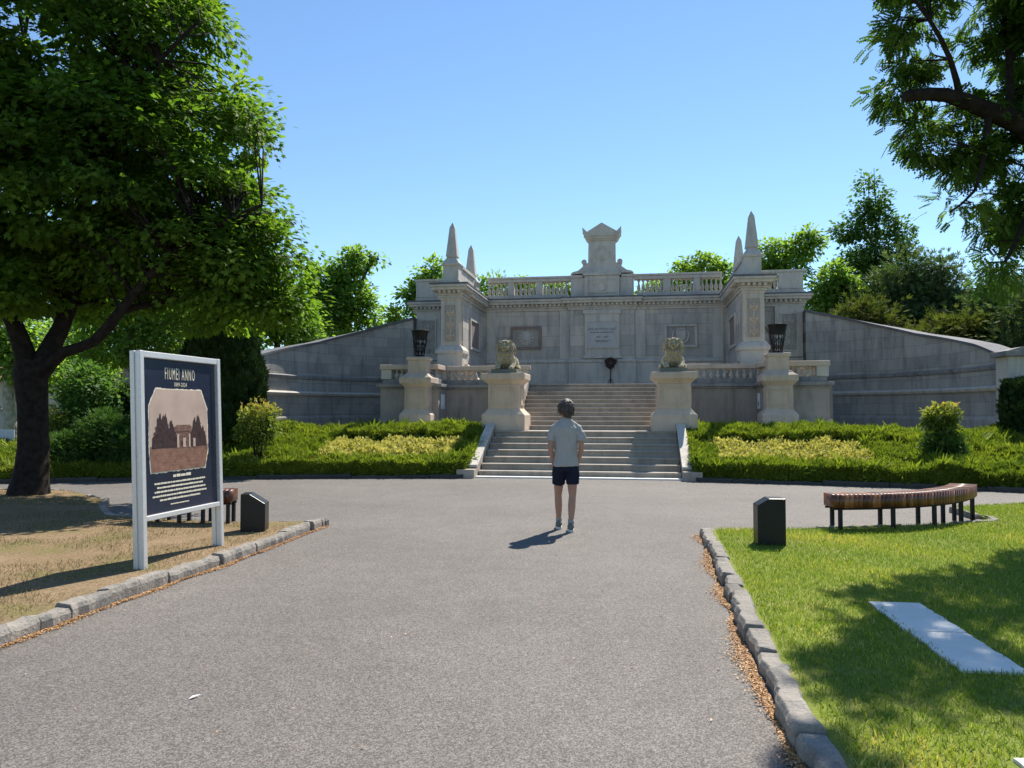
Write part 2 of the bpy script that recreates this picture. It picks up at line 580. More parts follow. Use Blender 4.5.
M['grass'] = leaf_mat('grass_blades', [(0, (0.118, 0.191, 0.025)), (0.5, (0.216, 0.297, 0.040)), (0.85, (0.334, 0.382, 0.064)), (1, (0.591, 0.498, 0.182))], 0.4, (1.2, 1.25, 0.5), 0.6, 0.2)
M['straw'] = leaf_mat('straw_blades', [(0, (0.084, 0.098, 0.024)), (0.25, (0.134, 0.123, 0.040)), (0.5, (0.269, 0.205, 0.095)), (1, (0.353, 0.271, 0.142))], 0.2, (1, 1, 1), 0.8, 0.1)
M['litter'] = leaf_mat('dry_leaf_litter', [(0, (0.22, 0.11, 0.04)), (0.4, (0.48, 0.25, 0.10)), (0.8, (0.60, 0.36, 0.17)), (1, (0.68, 0.52, 0.34))], 0.0)


# ------------------------------------------------------------------ foliage machinery
def T_quad(fold=0.25):
    """one folded leaf of two triangles + tip: verts in (along, across, up)"""
    v = np.array([(0, 0, 0), (0.45, 0.32, fold * 0.3), (1, 0, -0.12), (0.45, -0.32, fold * 0.3)], float)
    return v, np.array([(0, 2, 1), (0, 3, 2)])


def T_maple():
    v = [(0, 0, 0)]
    ang = [-100, -72, -45, -22, 0, 22, 45, 72, 100]
    rad = [0.46, 0.40, 0.86, 0.62, 1.0, 0.62, 0.86, 0.40, 0.46]
    for a, r in zip(ang, rad):
        v.append((r * math.cos(R(a)) * 0.95, r * math.sin(R(a)) * 0.62, -0.12 * r * r + 0.06 * abs(math.sin(R(a)))))
    f = [(0, i, i + 1) for i in range(1, 9)]
    return np.array(v, float), np.array(f)


def T_pinnate(n=5):
    v, f = [], []

    def leaf(x, y, a, l, z):
        b = len(v)
        dx, dy = math.cos(a), math.sin(a)
        w = l * 0.30
        v.extend([(x, y, z), (x + dx * l * .5 - dy * w, y + dy * l * .5 + dx * w, z + .01), (x + dx * l, y + dy * l, z - .05), (x + dx * l * .5 + dy * w, y + dy * l * .5 - dx * w, z + .01)])
        f.extend([(b, b + 2, b + 1), (b, b + 3, b + 2)])
    for i in range(n):
        x = 0.18 + 0.72 * i / n
        z = -0.22 * x * x
        leaf(x, 0, R(62), 0.30, z)
        leaf(x, 0, R(-62), 0.30, z)
    leaf(0.86, 0, 0, 0.28, -0.18)
    b = len(v)
    v.extend([(0, -.008, 0), (0, .008, 0), (.9, 0, -.18)])
    f.append((b, b + 2, b + 1))
    return np.array(v, float), np.array(f)


def T_spray(k=4, spread=55, w=0.09):
    v, f = [], []
    for i in range(k):
        a = R(-spread + 2 * spread * i / max(1, k - 1))
        l = 1.0 - 0.35 * abs(i - (k - 1) / 2) / max(1, (k - 1) / 2)
        b = len(v)
        dx, dy = math.cos(a) * l, math.sin(a) * l
        v.extend([(0, 0, 0), (dx * .45 - dy * w, dy * .45 + dx * w, 0.06 * ((i % 2) * 2 - 1)), (dx, dy, -.06), (dx * .45 + dy * w, dy * .45 - dx * w, 0.06 * ((i % 2) * 2 - 1))])
        f.extend([(b, b + 2, b + 1), (b, b + 3, b + 2)])
    return np.array(v, float), np.array(f)


def T_blade():
    v = np.array([(0, -0.06, 0), (0, 0.06, 0), (0.6, 0.045, 0.02), (1, 0, -0.1)], float)
    return v, np.array([(0, 1, 2), (0, 2, 3)])


def T_bit():
    v = np.array([(-.5, 0, 0), (0, -.28, .1), (.5, 0, 0), (0, .28, .12)], float)
    return v, np.array([(0, 1, 2), (0, 2, 3)])


def norm(a):
    return a / np.maximum(np.linalg.norm(a, axis=1, keepdims=True), 1e-9)


def scatter(name, tmpl, pos, fwd, up, size, rnd, mat, parent=None):
    """a mesh of many small leaves: every one a copy of tmpl at pos, pointing along fwd"""
    tv, tf = tmpl
    n = len(pos)
    fwd = norm(fwd)
    side = norm(np.cross(up, fwd))
    upv = np.cross(fwd, side)
    size = np.asarray(size).reshape(-1, 1, 1) * np.ones((n, 1, 1))
    V = pos[:, None, :] + size * (tv[None, :, 0:1] * fwd[:, None, :] + tv[None, :, 1:2] * side[:, None, :] + tv[None, :, 2:3] * upv[:, None, :])
    k = len(tv)
    F = (tf[None, :, :] + (np.arange(n) * k)[:, None, None]).reshape(-1)
    return np_mesh(name, V.reshape(-1, 3), F, 3, mat, parent, np.repeat(rnd, k))


def rdir(n, zscale=1.0):
    d = RNG.normal(size=(n, 3))
    d[:, 2] *= zscale
    return norm(d)


def clump_points(lobes, n, lo=0.45):
    """clump centres spread through the outer part of a set of ellipsoids: lobes = [(centre, (rx,ry,rz))]"""
    vol = np.array([r[0] * r[1] * r[2] for _, r in lobes]) ** 0.72
    which = RNG.choice(len(lobes), n, p=vol / vol.sum())
    d = rdir(n)
    rr = (lo ** 3 + (1 - lo ** 3) * RNG.random(n)) ** (1 / 3)
    rr = np.minimum(rr * (1 + 0.12 * RNG.normal(size=n)), 1.06)
    C = np.array([tuple(lobes[i][0]) for i in which])
    S = np.array([lobes[i][1] for i in which])
    return C + d * rr[:, None] * S, d, which


def tree(name, label, group, base, limbs, lobes, nclump, per, csize, lsize, tmpl, mat, bark, lo=0.45, flat=0.55, droop=0.25, twig=0.012, cat='tree', ntwig=None):
    """trunk and limbs (real tubes) and a crown of leaf clumps hung on twigs"""
    t = empty(name, base)
    tag(t, label, cat, group)
    bx = Vector(base)
    tb = MB()
    nodes = []
    for lm in limbs:
        pts = [Vector(p[:3]) - bx for p in lm]
        rad = [p[3] for p in lm]
        # refine the polyline and make it slightly crooked
        fp, fr = [], []
        for i in range(len(pts) - 1):
            k = max(2, int((pts[i + 1] - pts[i]).length / 0.5))
            for j in range(k):
                s = j / k
                # catmull-rom
                p0, p1, p2, p3 = pts[max(i - 1, 0)], pts[i], pts[i + 1], pts[min(i + 2, len(pts) - 1)]
                q = 0.5 * ((2 * p1) + (p2 - p0) * s + (2 * p0 - 5 * p1 + 4 * p2 - p3) * s * s + (3 * p1 - p0 - 3 * p2 + p3) * s ** 3)
                rr = rad[i] * (1 - s) + rad[i + 1] * s
                fp.append(q + mnoise.noise_vector((q + bx) * 0.9) * min(rr * 0.5, 0.1))
                fr.append(rr * (1 + 0.10 * mnoise.noise((q + bx) * 2.3)))
        fp.append(pts[-1])
        fr.append(rad[-1])
        tb.tube(fp, fr, 12 if rad[0] > 0.15 else 7)
        nodes += [(p, r) for p, r in zip(fp, fr)]
    cp, cd, which = clump_points(lobes, nclump, lo)
    cp = cp - np.array(bx)
    NP = np.array([tuple(p) for p, _ in nodes])
    NR = np.array([r for _, r in nodes])
    ok = NP[:, 2] > min(c[0][2] - c[1][2] for c in lobes) - bx.z - 0.8
    if ok.sum() < 3: ok[:] = True
    NP, NR = NP[ok], NR[ok]
    order = RNG.permutation(nclump)[:(ntwig or nclump)]
    for i in order:
        c = cp[i]
        dd = np.linalg.norm(NP - c, axis=1) + 0.6 * np.maximum(0, NP[:, 2] - c[2])
        j = int(np.argmin(dd))
        a, e = Vector(NP[j]), Vector(c)
        mid = (a + e) / 2 + Vector((RNG.normal() * .1, RNG.normal() * .1, 0.12 * (e - a).length))
        r0 = min(NR[j] * 0.6, twig * (1 + 0.9 * (e - a).length))
        tb.tube([a, mid, e], [r0, r0 * 0.65, twig * 0.4], 4)
    tb.build('trunk', bark, t, recalc=False, uv=False)
    n = nclump * per
    ci = np.repeat(np.arange(nclump), per)
    off = np.clip(RNG.normal(size=(n, 3)), -1.6, 1.6) * csize * 0.5 * (0.6 + 0.8 * RNG.random(nclump))[ci][:, None]
    off[:, 2] *= flat
    pos = cp[ci] + off
    fwd = norm(off + 0.6 * csize * cd[ci] + RNG.normal(size=(n, 3)) * csize * 0.35)
    fwd[:, 2] -= droop
    up = RNG.normal(size=(n, 3)) * 0.45 + np.array([0, 0, 1.0]) + 0.45 * cd[ci]
    tone = RNG.random(nclump)[ci] * 0.5 + RNG.random(n) * 0.5
    scatter('crown', tmpl, pos, fwd, up, lsize * (0.7 + 0.6 * RNG.random(n)), tone, mat, t)
    return t


def L(px, py, D, rpx, ry=None, rd=None):
    """a crown lobe seen at (px, py), D ahead, rpx pixels across in the photograph"""
    k = D / FPX
    return (P(px, py, D), (rpx * k, (rd if rd else rpx * k), (ry if ry else rpx) * k))


def limb(*pts):
    """limb from (px, py, D, radius) points"""
    return [(*P(p[0], p[1], p[2]), p[3]) for p in pts]


# ------------------------------------------------------------------ ground, road, verges
def sheet(name, poly, z, mat, label=None):
    me = MB()
    me.add([(x, y, z) for x, y in poly], [tuple(range(len(poly)))])
    o = me.build(name, mat, None, recalc=False)
    o['kind'] = 'structure'
    if label: o['label'] = label
    return o


sheet('ground', [(-700, -700), (700, -700), (700, 1200), (-700, 1200)], -0.012, M['far'], 'grassy earth reaching out to the horizon')
sheet('road', [(-26, -12), (26, -12), (26, 22), (-26, 22)], 0.0, M['asphalt'], 'worn grey asphalt path opening into a crossing before the stairs')

RK = [(0.15, -5.0), (0.83, 0.0), (1.28, 3.29), (1.46, 4.5), (1.68, 5.81), (2.13, 8.25), (2.43, 9.94)]
RF = [(2.43, 9.94), (3.6, 10.02), (4.54, 10.11), (5.85, 10.40), (6.67, 10.76), (6.80, 11.5), (6.92, 12.23)]
RF2 = [(6.92, 12.23), (8.44, 12.76), (12.0, 13.6), (22.0, 14.6)]
LK = [(-4.6, -4.0), (-4.05, 1.5), (-3.46, 5.26), (-3.36, 6.04), (-3.18, 7.03), (-2.92, 8.33), (-2.58, 10.82)]
LF = [(-2.58, 10.82), (-3.64, 10.62), (-4.9, 10.85), (-5.9, 11.4), (-6.5, 12.3), (-6.9, 13.3), (-8.6, 14.9), (-14, 15.3), (-24, 14.2)]
sheet('lawn', [(x + .09, y) for x, y in RK[:-1]] + [(RK[-1][0] + .09, RK[-1][1] - .05)] + [(x, y - .04) for x, y in RF[1:]] + RF2[1:] + [(22, -5)], 0.085, M['lawn'], 'mown green lawn to the right of the path')
sheet('verge', [(x - .09, y) for x, y in LK[:-1]] + [(LK[-1][0] - .15, LK[-1][1] - .10)] + [(x, y - .04) for x, y in LF[1:]] + [(-24, -4)], 0.085, M['dry'], 'dry straw coloured verge to the left of the path')


def resample(line, step):
    pts = [np.array(p, float) for p in line]
    out, carry = [], 0.0
    for a, b in zip(pts[:-1], pts[1:]):
        l = np.linalg.norm(b - a)
        d = carry
        while d < l:
            out.append((a + (b - a) * d / l, (b - a) / l))
            d += step
        carry = d - l
    return out


def kerb(name, line, side, w, h, mean, label, mat):
    """a row of separate rough stones along a line"""
    mb = MB()
    rr = random.Random(len(line) * 7 + int(w * 100))
    pts = resample(line, 0.01)
    i = 0
    while i < len(pts) - 8:
        k = int(rr.uniform(mean * 0.5, mean * 1.5) / 0.01)
        j = min(i + k, len(pts) - 1)
        hh = h + rr.uniform(-0.02, 0.02)
        inset = rr.uniform(-0.018, 0.018)
        ring0, ring1, ring2 = [], [], []
        m = max(2, (j - i) // 9)
        idx = [i + (j - i - 1) * q // m for q in range(m + 1)]
        A, B = [], []
        for q in idx:
            p, d = pts[max(0, min(q, len(pts) - 1))]
            nrm = np.array([-d[1], d[0]]) * side
            jit = rr.uniform(-0.016, 0.016)
            A.append((p + nrm * (inset + jit), hh + rr.uniform(-.013, .013)))
            B.append((p + nrm * (w + inset + rr.uniform(-0.012, 0.012)), hh + rr.uniform(-.013, .013)))
        vs, fs = [], []
        for (a, za), (bq, zb) in zip(A, B):
            c = (bq - a) * 0.13
            vs += [(a[0], a[1], -0.05), (a[0], a[1], za * 0.68), (a[0] + c[0], a[1] + c[1], za), (bq[0] - c[0], bq[1] - c[1], zb), (bq[0], bq[1], zb * 0.75), (bq[0], bq[1], -0.05)]
        n = len(A)
        for q in range(n - 1):
            for s in range(5):
                fs.append((q * 6 + s, q * 6 + s + 1, q * 6 + 7 + s, q * 6 + 6 + s))
        fs.append(tuple(range(5, -1, -1)))
        fs.append(tuple((n - 1) * 6 + s for s in range(6)))
        mb.add(vs, fs)
        i = j
    o = mb.build(name, mat, bevel=.007)
    o['kind'] = 'structure'
    o['label'] = label
    return o


kerb('kerb', RK, -1, 0.145, 0.115, 0.5, 'rough stone kerb between the path and the green lawn', M['kerb'])
kerb('kerb', LK, 1, 0.145, 0.11, 0.6, 'rough stone kerb between the path and the dry verge', M['kerb'])
kerb('kerb', RF, -1, 0.09, 0.095, 0.8, 'low stone edging behind the lawn and curved bench', M['kerb'])
kerb('kerb', RF2, -1, 0.09, 0.095, 0.8, 'low stone edging at the far side of the lawn', M['kerb'])
kerb('kerb', LF[:8], 1, 0.09, 0.095, 0.8, 'low stone edging at the far side of the verge', M['kerb'])


def inside(poly, X, Y):
    c = np.zeros(len(X), bool)
    n = len(poly)
    for i in range(n):
        (x0, y0), (x1, y1) = poly[i], poly[(i + 1) % n]
        if y0 == y1: continue
        t = ((y0 > Y) != (y1 > Y)) & (X < (x1 - x0) * (Y - y0) / (y1 - y0) + x0)
        c ^= t
    return c


def blades(name, poly, n, xr, yr, near, hsize, mat, label, keep=None, z=0.083):
    X = RNG.uniform(*xr, n)
    Y = yr[0] + (yr[1] - yr[0]) * RNG.random(n) ** near
    ok = inside(poly, X, Y)
    if keep is not None: ok &= keep(X, Y)
    X, Y = X[ok], Y[ok]
    n = len(X)
    pos = np.stack([X, Y, np.full(n, z)], 1)
    fwd = RNG.normal(size=(n, 3)) * 0.55
    fwd[:, 2] = 1.0
    patch = np.array([mnoise.noise((x * 0.9, y * 0.9, 3.1)) for x, y in zip(X, Y)])
    sz = hsize * (0.5 + RNG.random(n)) * (1 + 0.35 * patch)
    o = scatter(name, T_blade(), pos, fwd, RNG.normal(size=(n, 3)), sz, np.clip(0.45 + 0.75 * patch + 0.3 * RNG.normal(size=n), 0, 1), mat)
    tag(o, label, 'grass', kind='stuff')
    return o


SL = [((3.21, 6.10), (2.83, 6.10)), ((2.97, 4.5), (2.62, 4.5))]


def not_slab(X, Y):
    t = (6.1 - Y) / 1.6
    xl = 2.82 - 0.21 * t
    return ~((X > xl + .015) & (X < xl + .36) & (Y > 4.5) & (Y < 6.1)) & ~((X > 2.10) & (X < 2.52) & (Y > 2.5) & (Y < 3.40))


blades('lawn_grass', RK + RF[1:] + RF2[1:] + [(22, -5)], 430000, (1.2, 10.5), (1.5, 13.5), 1.3, 0.034, M['grass'], 'short green grass blades covering the lawn',
       lambda X, Y: not_slab(X, Y) & (X - np.interp(Y, [p[1] for p in RK], [p[0] for p in RK]) > 0.17))
blades('verge_grass', LK + LF[1:] + [(-24, -4)], 90000, (-11, -2.5), (4.0, 15), 1.2, 0.030, M['straw'], 'sparse straw and dry grass on the verge',
       lambda X, Y: (np.array([mnoise.noise((x * 0.8, y * 0.8, 9)) for x, y in zip(X, Y)]) > -0.12) & (X - np.interp(Y, [p[1] for p in LK], [p[0] for p in LK]) < -0.25))


def litter(name, line, side, n, width, label):
    pts = resample(line, 0.01)
    idx = RNG.integers(0, len(pts), n)
    p = np.array([pts[i][0] for i in idx])
    d = np.array([pts[i][1] for i in idx])
    nr = np.stack([-d[:, 1], d[:, 0]], 1) * side
    wloc = np.array([0.55 + 0.9 * mnoise.noise((pts[i][0][0] * 1.7, pts[i][0][1] * 1.7, 0)) for i in idx])
    off = np.abs(RNG.normal(size=n)) * width * np.clip(wloc, .15, 1.3) - 0.0
    pos = np.concatenate([p + nr * off[:, None], 0.006 + 0.012 * RNG.random((n, 1))], 1)
    fw = rdir(n, 0.15)
    o = scatter(name, T_bit(), pos, fw, RNG.normal(size=(n, 3)) * .3 + np.array([0, 0, 1]), 0.007 + 0.016 * RNG.random(n) ** 1.5, RNG.random(n), M['litter'])
    return tag(o, label, 'leaves', kind='stuff')


litter('leaf_litter', RK[1:], 1, 30000, 0.055, 'orange dry leaf litter along the foot of the lawn kerb')
litter('leaf_litter', LK[1:], -1, 18000, 0.042, 'orange dry leaf litter along the foot of the verge kerb')
n = 500
pos = np.stack([RNG.uniform(-4, 4, n), RNG.uniform(2.5, 17, n), np.full(n, 0.008)], 1)
ok = ~inside(RK + RF[1:] + [(9, -5)], pos[:, 0], pos[:, 1]) & ~inside(LK + LF[1:] + [(-24, -4)], pos[:, 0], pos[:, 1])
pos = pos[ok]
o = scatter('leaf_litter', T_bit(), pos, rdir(len(pos), .2), np.tile([0.1, 0.1, 1.0], (len(pos), 1)), 0.008 + 0.02 * RNG.random(len(pos)) ** 2, RNG.random(len(pos)), M['litter'])
tag(o, 'a few dry leaf scraps strewn over the asphalt', 'leaves', kind='stuff')
g0 = P(194, 691, 4.35)
feather = MB().add([(-.06, -.012, 0), (0, -.018, .008), (.075, .0, .004), (0.0, .016, .01)], [(0, 1, 2), (0, 2, 3)])
o = feather.build('paper_scrap', M['paper'], recalc=False)
o.scale = (.6, .6, .6)
o.location = (g0.x, g0.y, 0.008)
o.rotation_euler = (0, 0, 0.9)
tag(o, 'tiny white scrap lying on the asphalt in front of the signboard', 'litter')

# white slabs in the lawn
def slab(c, w, l, rz, label, group):
    mb = MB()
    nx = 14
    out = []
    rr = random.Random(int(c[1] * 100))
    for k in range(nx):
        out.append((-w / 2 + rr.uniform(-.008, .008), -l / 2 + l * k / nx))
    for k in range(4):
        out.append((-w / 2 + w * k / 4, l / 2 + rr.uniform(-.006, .006)))
    for k in range(nx):
        out.append((w / 2 + rr.uniform(-.008, .008), l / 2 - l * k / nx))
    for k in range(4):
        out.append((w / 2 - w * k / 4, -l / 2 + rr.uniform(-.006, .006)))
    mb.prism(out, -0.03, 0.018, 'z')
    o = mb.build('stone_slab', M['slab'], bevel=0.006)
    o.location = (c[0], c[1], 0.085)
    o.rotation_euler = (0, 0, rz)
    tag(o, label, 'slab', group)
    return o


rz = -math.atan2(0.21, 1.6)
slab((2.945, 5.70), 0.385, 0.80, rz, 'white stone slab set in the lawn, the farther of two laid end to end', 'white slabs in the lawn')
slab((2.84, 4.885), 0.375, 0.80, rz, 'white stone slab set in the lawn, the nearer of two laid end to end', 'white slabs in the lawn')
slab((2.31, 2.96), 0.40, 0.82, rz, 'white stone slab cut off by the bottom right corner of the photo', 'white slabs in the lawn')

# ------------------------------------------------------------------ planting beds
def vf(u):
    return -0.24 - 0.019 * u * u


def soil_z(u, v):
    f = vf(u)
    s = np.clip((v - f) / (3.0 - f), 0, 1)
    return 0.05 + 0.70 * s


SHIFT = {-1: 0.0, 1: 0.28}


def bu_(side, a):
    return side * (a - SHIFT[side])


def ledge(side):
    U = [2.85 + 0.5 * i for i in range(0, 31)]
    mb = MB()
    vs, fs = [], []
    ks = [0, .1, .25, .4, .55, .7, .85, 1.0]
    for u in U:
        f = vf(u)
        for k in ks:
            v = f + 0.10 + (3.05 - f) * k
            x, y = glob(bu_(side, u), v)
            vs.append((x, y, float(soil_z(u, v))))
        x, y = glob(bu_(side, u), 11.2)
        vs.append((x, y, 0.95))
    m = len(ks) + 1
    for i in range(len(U) - 1):
        for k in range(m - 1):
            a = i * m + k
            fs.append((a, a + 1, a + m + 1, a + m) if side < 0 else (a, a + m, a + m + 1, a + 1))
    mb.add(vs, fs)
    o = mb.build('bed_terrain', M['soil'], recalc=False)
    o['kind'] = 'structure'
    o['label'] = 'sloping planted bed %s of the stairs' % ('left' if side < 0 else 'right')
    line = [glob(bu_(side, u), vf(u) - 0.02) for u in U]
    kerb('bed_kerb', line, 1 if side < 0 else -1, 0.10, 0.085, 0.9, 'dark low stone edging of the planted bed', M['edging'])


for s in (-1, 1): ledge(s)


def heights(au, v, seed):
    """plant height over the soil for the mixed juniper planting"""
    f = vf(au)
    nz = np.array([mnoise.noise((a * 0.8 + seed, b * 0.8, 0)) for a, b in zip(au, v)])
    nz2 = np.array([mnoise.noise((a * 3.1 + seed, b * 3.1, 5)) for a, b in zip(au, v)])
    fr = ((v - f) < 0.62) | (au < 3.4) | (v > 1.95)
    h_in = np.where(fr, np.where(v > 1.9, 0.46, 0.29) + 0.09 * nz2 + 0.05 * nz, 0.0)
    h_out = 0.29 + 0.06 * np.clip((v - 1.0) / 2, 0, 1) + 0.22 * nz + 0.10 * nz2
    w = np.clip((au - 6.5) / 0.7, 0, 1)
    return h_in * (1 - w) + np.where(w > 0, h_out, 0) * w


def bed_planting(side, label_h, label_y):
    seed = 3.7 if side < 0 else 11.2
    # junipers
    n = 70000
    au = 2.85 + (15.5 - 2.85) * RNG.random(n) ** 1.15
    f = vf(au)
    v = f + 0.08 + (3.25 - f) * RNG.random(n)
    h = heights(au, v, seed)
    gap = np.array([mnoise.noise((a * 1.5 + seed, b * 2.2, 33)) for a, b in zip(au, v)])
    ok = (h > 0.12) & (gap > -0.30 - 0.1 * RNG.random(n))
    au, v, h, f = au[ok], v[ok], h[ok], f[ok]
    # denser skirts where the planting faces the road and the stairs
    m = 14000
    au2 = 2.85 + 12.6 * RNG.random(m) ** 1.1
    v2 = vf(au2) + 0.03 + 0.10 * RNG.random(m)
    h2 = heights(au2, v2 + .1, seed)
    m3 = 5000
    v3 = -0.2 + 3.3 * RNG.random(m3)
    au3 = 2.84 + 0.06 * RNG.random(m3)
    h3 = np.full(m3, .42)
    A = np.concatenate([au, au2, au3])
    V = np.concatenate([v, v2, v3])
    Hh = np.concatenate([h, h2, h3])
    fr = np.concatenate([1 - 0.5 * RNG.random(len(au)) ** 2.2, RNG.random(m), RNG.random(m3)])
    n = len(A)
    Z = soil_z(A, V) + Hh * fr + 0.02 * RNG.normal(size=n)
    X, Y = glob(bu_(side, A), V)
    pos = np.stack([X, Y, Z], 1)
    fw = RNG.normal(size=(n, 3)) * 0.75
    fw[:, 2] = np.abs(fw[:, 2]) * 0.8 + 0.35
    fw[:, 1] -= 0.35
    tall = np.clip(1 + 1.1 * (RNG.random(n) > 0.985), 0, 3)
    tone = np.array([mnoise.noise((a * 0.7 + seed, b * 0.9, 21)) for a, b in zip(A, V)])
    dark = np.clip(0.5 + 0.6 * tone, 0, 1) * 0.55 + 0.45 * RNG.random(n)
    o = scatter('juniper_ground_cover', T_spray(4, 50, 0.085), pos, fw, RNG.normal(size=(n, 3)), (0.10 + 0.09 * RNG.random(n)) * tall, dark, M['leaf_juniper'])
    tag(o, label_h, 'hedge', kind='stuff')
    # woody inside of the junipers
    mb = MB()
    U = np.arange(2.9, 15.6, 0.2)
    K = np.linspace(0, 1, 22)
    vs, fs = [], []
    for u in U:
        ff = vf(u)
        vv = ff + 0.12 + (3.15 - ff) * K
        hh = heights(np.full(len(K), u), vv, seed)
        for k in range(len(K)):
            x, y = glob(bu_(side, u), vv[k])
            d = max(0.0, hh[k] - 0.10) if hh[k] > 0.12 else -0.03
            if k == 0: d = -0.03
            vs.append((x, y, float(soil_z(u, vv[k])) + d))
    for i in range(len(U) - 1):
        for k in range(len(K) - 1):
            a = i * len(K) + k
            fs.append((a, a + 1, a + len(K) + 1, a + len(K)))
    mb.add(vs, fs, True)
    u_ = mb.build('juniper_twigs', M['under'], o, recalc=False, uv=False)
    # yellow variegated shrubs inside the frame
    nb = 150
    bu = 3.42 + (6.75 - 3.42) * RNG.random(nb)
    bf = vf(bu)
    bv = bf + 0.62 + (1.86 - (bf + 0.62)) * RNG.random(nb)
    per = 170
    ci = np.repeat(np.arange(nb), per)
    d = rdir(nb * per)
    d[:, 2] = np.abs(d[:, 2])
    rad = (0.16 + 0.14 * RNG.random(nb))[ci]
    rr = (0.5 + 0.5 * RNG.random(nb * per)) * rad
    uu, vv = bu[ci] + d[:, 0] * rr, bv[ci] + d[:, 1] * rr
    X, Y = glob(bu_(side, uu), vv)
    pos = np.stack([X, Y, soil_z(bu, bv)[ci] + 0.06 + d[:, 2] * rr * 1.35], 1)
    n = len(pos)
    fw = d + RNG.normal(size=(n, 3)) * .5
    fw[:, 2] += 0.3
    up = RNG.normal(size=(n, 3)) * .6 + np.array([0, 0, 1])
    o = scatter('variegated_ground_cover', T_quad(), pos, fw, up, 0.06 + 0.055 * RNG.random(n), np.clip(0.15 + 0.75 * (d[:, 2] * .5 + .5 * RNG.random(n)), 0, 1), M['leaf_yellow'])
    tag(o, label_y, 'shrubs', kind='stuff')


bed_planting(-1, 'bright green juniper hedge and spreading junipers left of the stairs', 'yellow variegated shrubs framed by the juniper hedge left of the stairs')
bed_planting(1, 'bright green juniper hedge and spreading junipers right of the stairs', 'yellow variegated shrubs framed by the juniper hedge right of the stairs')

# ------------------------------------------------------------------ monument: stairs and landing
def struct_mon(name, mb, mat, label, bevel=0.0):
    x, y = glob(0, 0)
    o = mb.build(name, mat, None, bevel=bevel)
    o.location = (x, y, 0)
    o.rotation_euler = (0, 0, -TH)
    o['kind'] = 'structure'
    o['label'] = label
    return o


Z1, Z2 = 1.06, 2.47
mb = MB()
mb.box(-2.80, 2.52, 2.75, 3.199, 0.2, Z1 - 0.004)
mb.box(-7.3, 7.3, 3.20, 6.30, 0.2, Z1 - 0.004)
struct_mon('landing_pavement', mb, M['paving'], 'stone paved landing between the two flights of stairs')
mb = MB()
mb.box(-7.28, 7.28, 6.75, 10.6, 0.3, Z2 - 0.006)
struct_mon('terrace_pavement', mb, M['paving'], 'stone paved upper terrace before the memorial wall')

t = mon('lower_staircase', -.15, 0, 0, 'broad lower flight of seven stone steps rising from the asphalt', 'staircase')
nst = 7
rise = Z1 / nst
for k in range(nst):
    v0 = 0.36 * k
    mb = MB()
    rr = random.Random(k)
    zt = rise * (k + 1)
    v1 = v0 + 0.40 if k < nst - 1 else v0 + 0.62
    mb.box(-2.42, 2.42, v0 + 0.025, v1, zt - rise - 0.02, zt - 0.045)
    mb.box(-2.425, 2.425, v0 - 0.005, v1, zt - 0.045 + 0.001, zt)
    mb.build('step', M['step'], t, bevel=0.010)
mb = MB().box(-2.58, 2.58, -0.30, 0.02, -0.05, 0.035)
mb.build('threshold_slab', M['slab'], t, bevel=0.008)
for s in (-1, 1):
    mb = MB()
    prof = [(-0.10, 0.0), (-0.10, 0.24), (0.05, 0.29), (2.25, 1.19), (2.75, 1.22), (2.75, 0.0)]
    mb.prism(prof, s * 2.432, s * 2.66, 'x')
    mb.box(s * 2.432, s * 2.86, -0.48, -0.103, -0.02, 0.21)
    mb.build('cheek_wall', M['step'], t, bevel=0.012)
    mb = MB()
    mb.prism([(-0.14, 0.243), (0.05, 0.293), (2.25, 1.193), (2.75, 1.223), (2.75, 1.283), (2.22, 1.253), (0.03, 0.353), (-0.14, 0.30)], s * 2.425, s * 2.65, 'x')
    mb.build('cheek_coping', M['smooth'], t, bevel=0.010)

t = mon('upper_staircase', 0, 3.3, Z1, 'narrower upper flight of stone steps between the two lion pedestals', 'staircase')
nst = 11
rise = (Z2 - Z1) / nst
for k in range(nst):
    v0 = 3.40 + 0.30 * k
    zt = Z1 + rise * (k + 1)
    mb = MB()
    v1 = v0 + 0.34 if k < nst - 1 else 6.80
    mb.box(-2.15, 2.15, v0 + 0.025, v1, zt - rise - 0.01, zt - 0.04)
    mb.box(-2.155, 2.155, v0 - 0.005, v1, zt - 0.039, zt)
    mb.build('step', M['step'], t, (0, 3.3, Z1), bevel=0.010)
for s in (-1, 1):
    mb = MB()
    mb.prism([(3.55, Z1), (3.55, Z1 + .35), (6.28, Z2 + .25), (6.28, Z1)], s * 2.16, s * 2.42, 'x')
    mb.build('cheek_wall', M['step'], t, (0, 3.3, Z1), bevel=0.012)


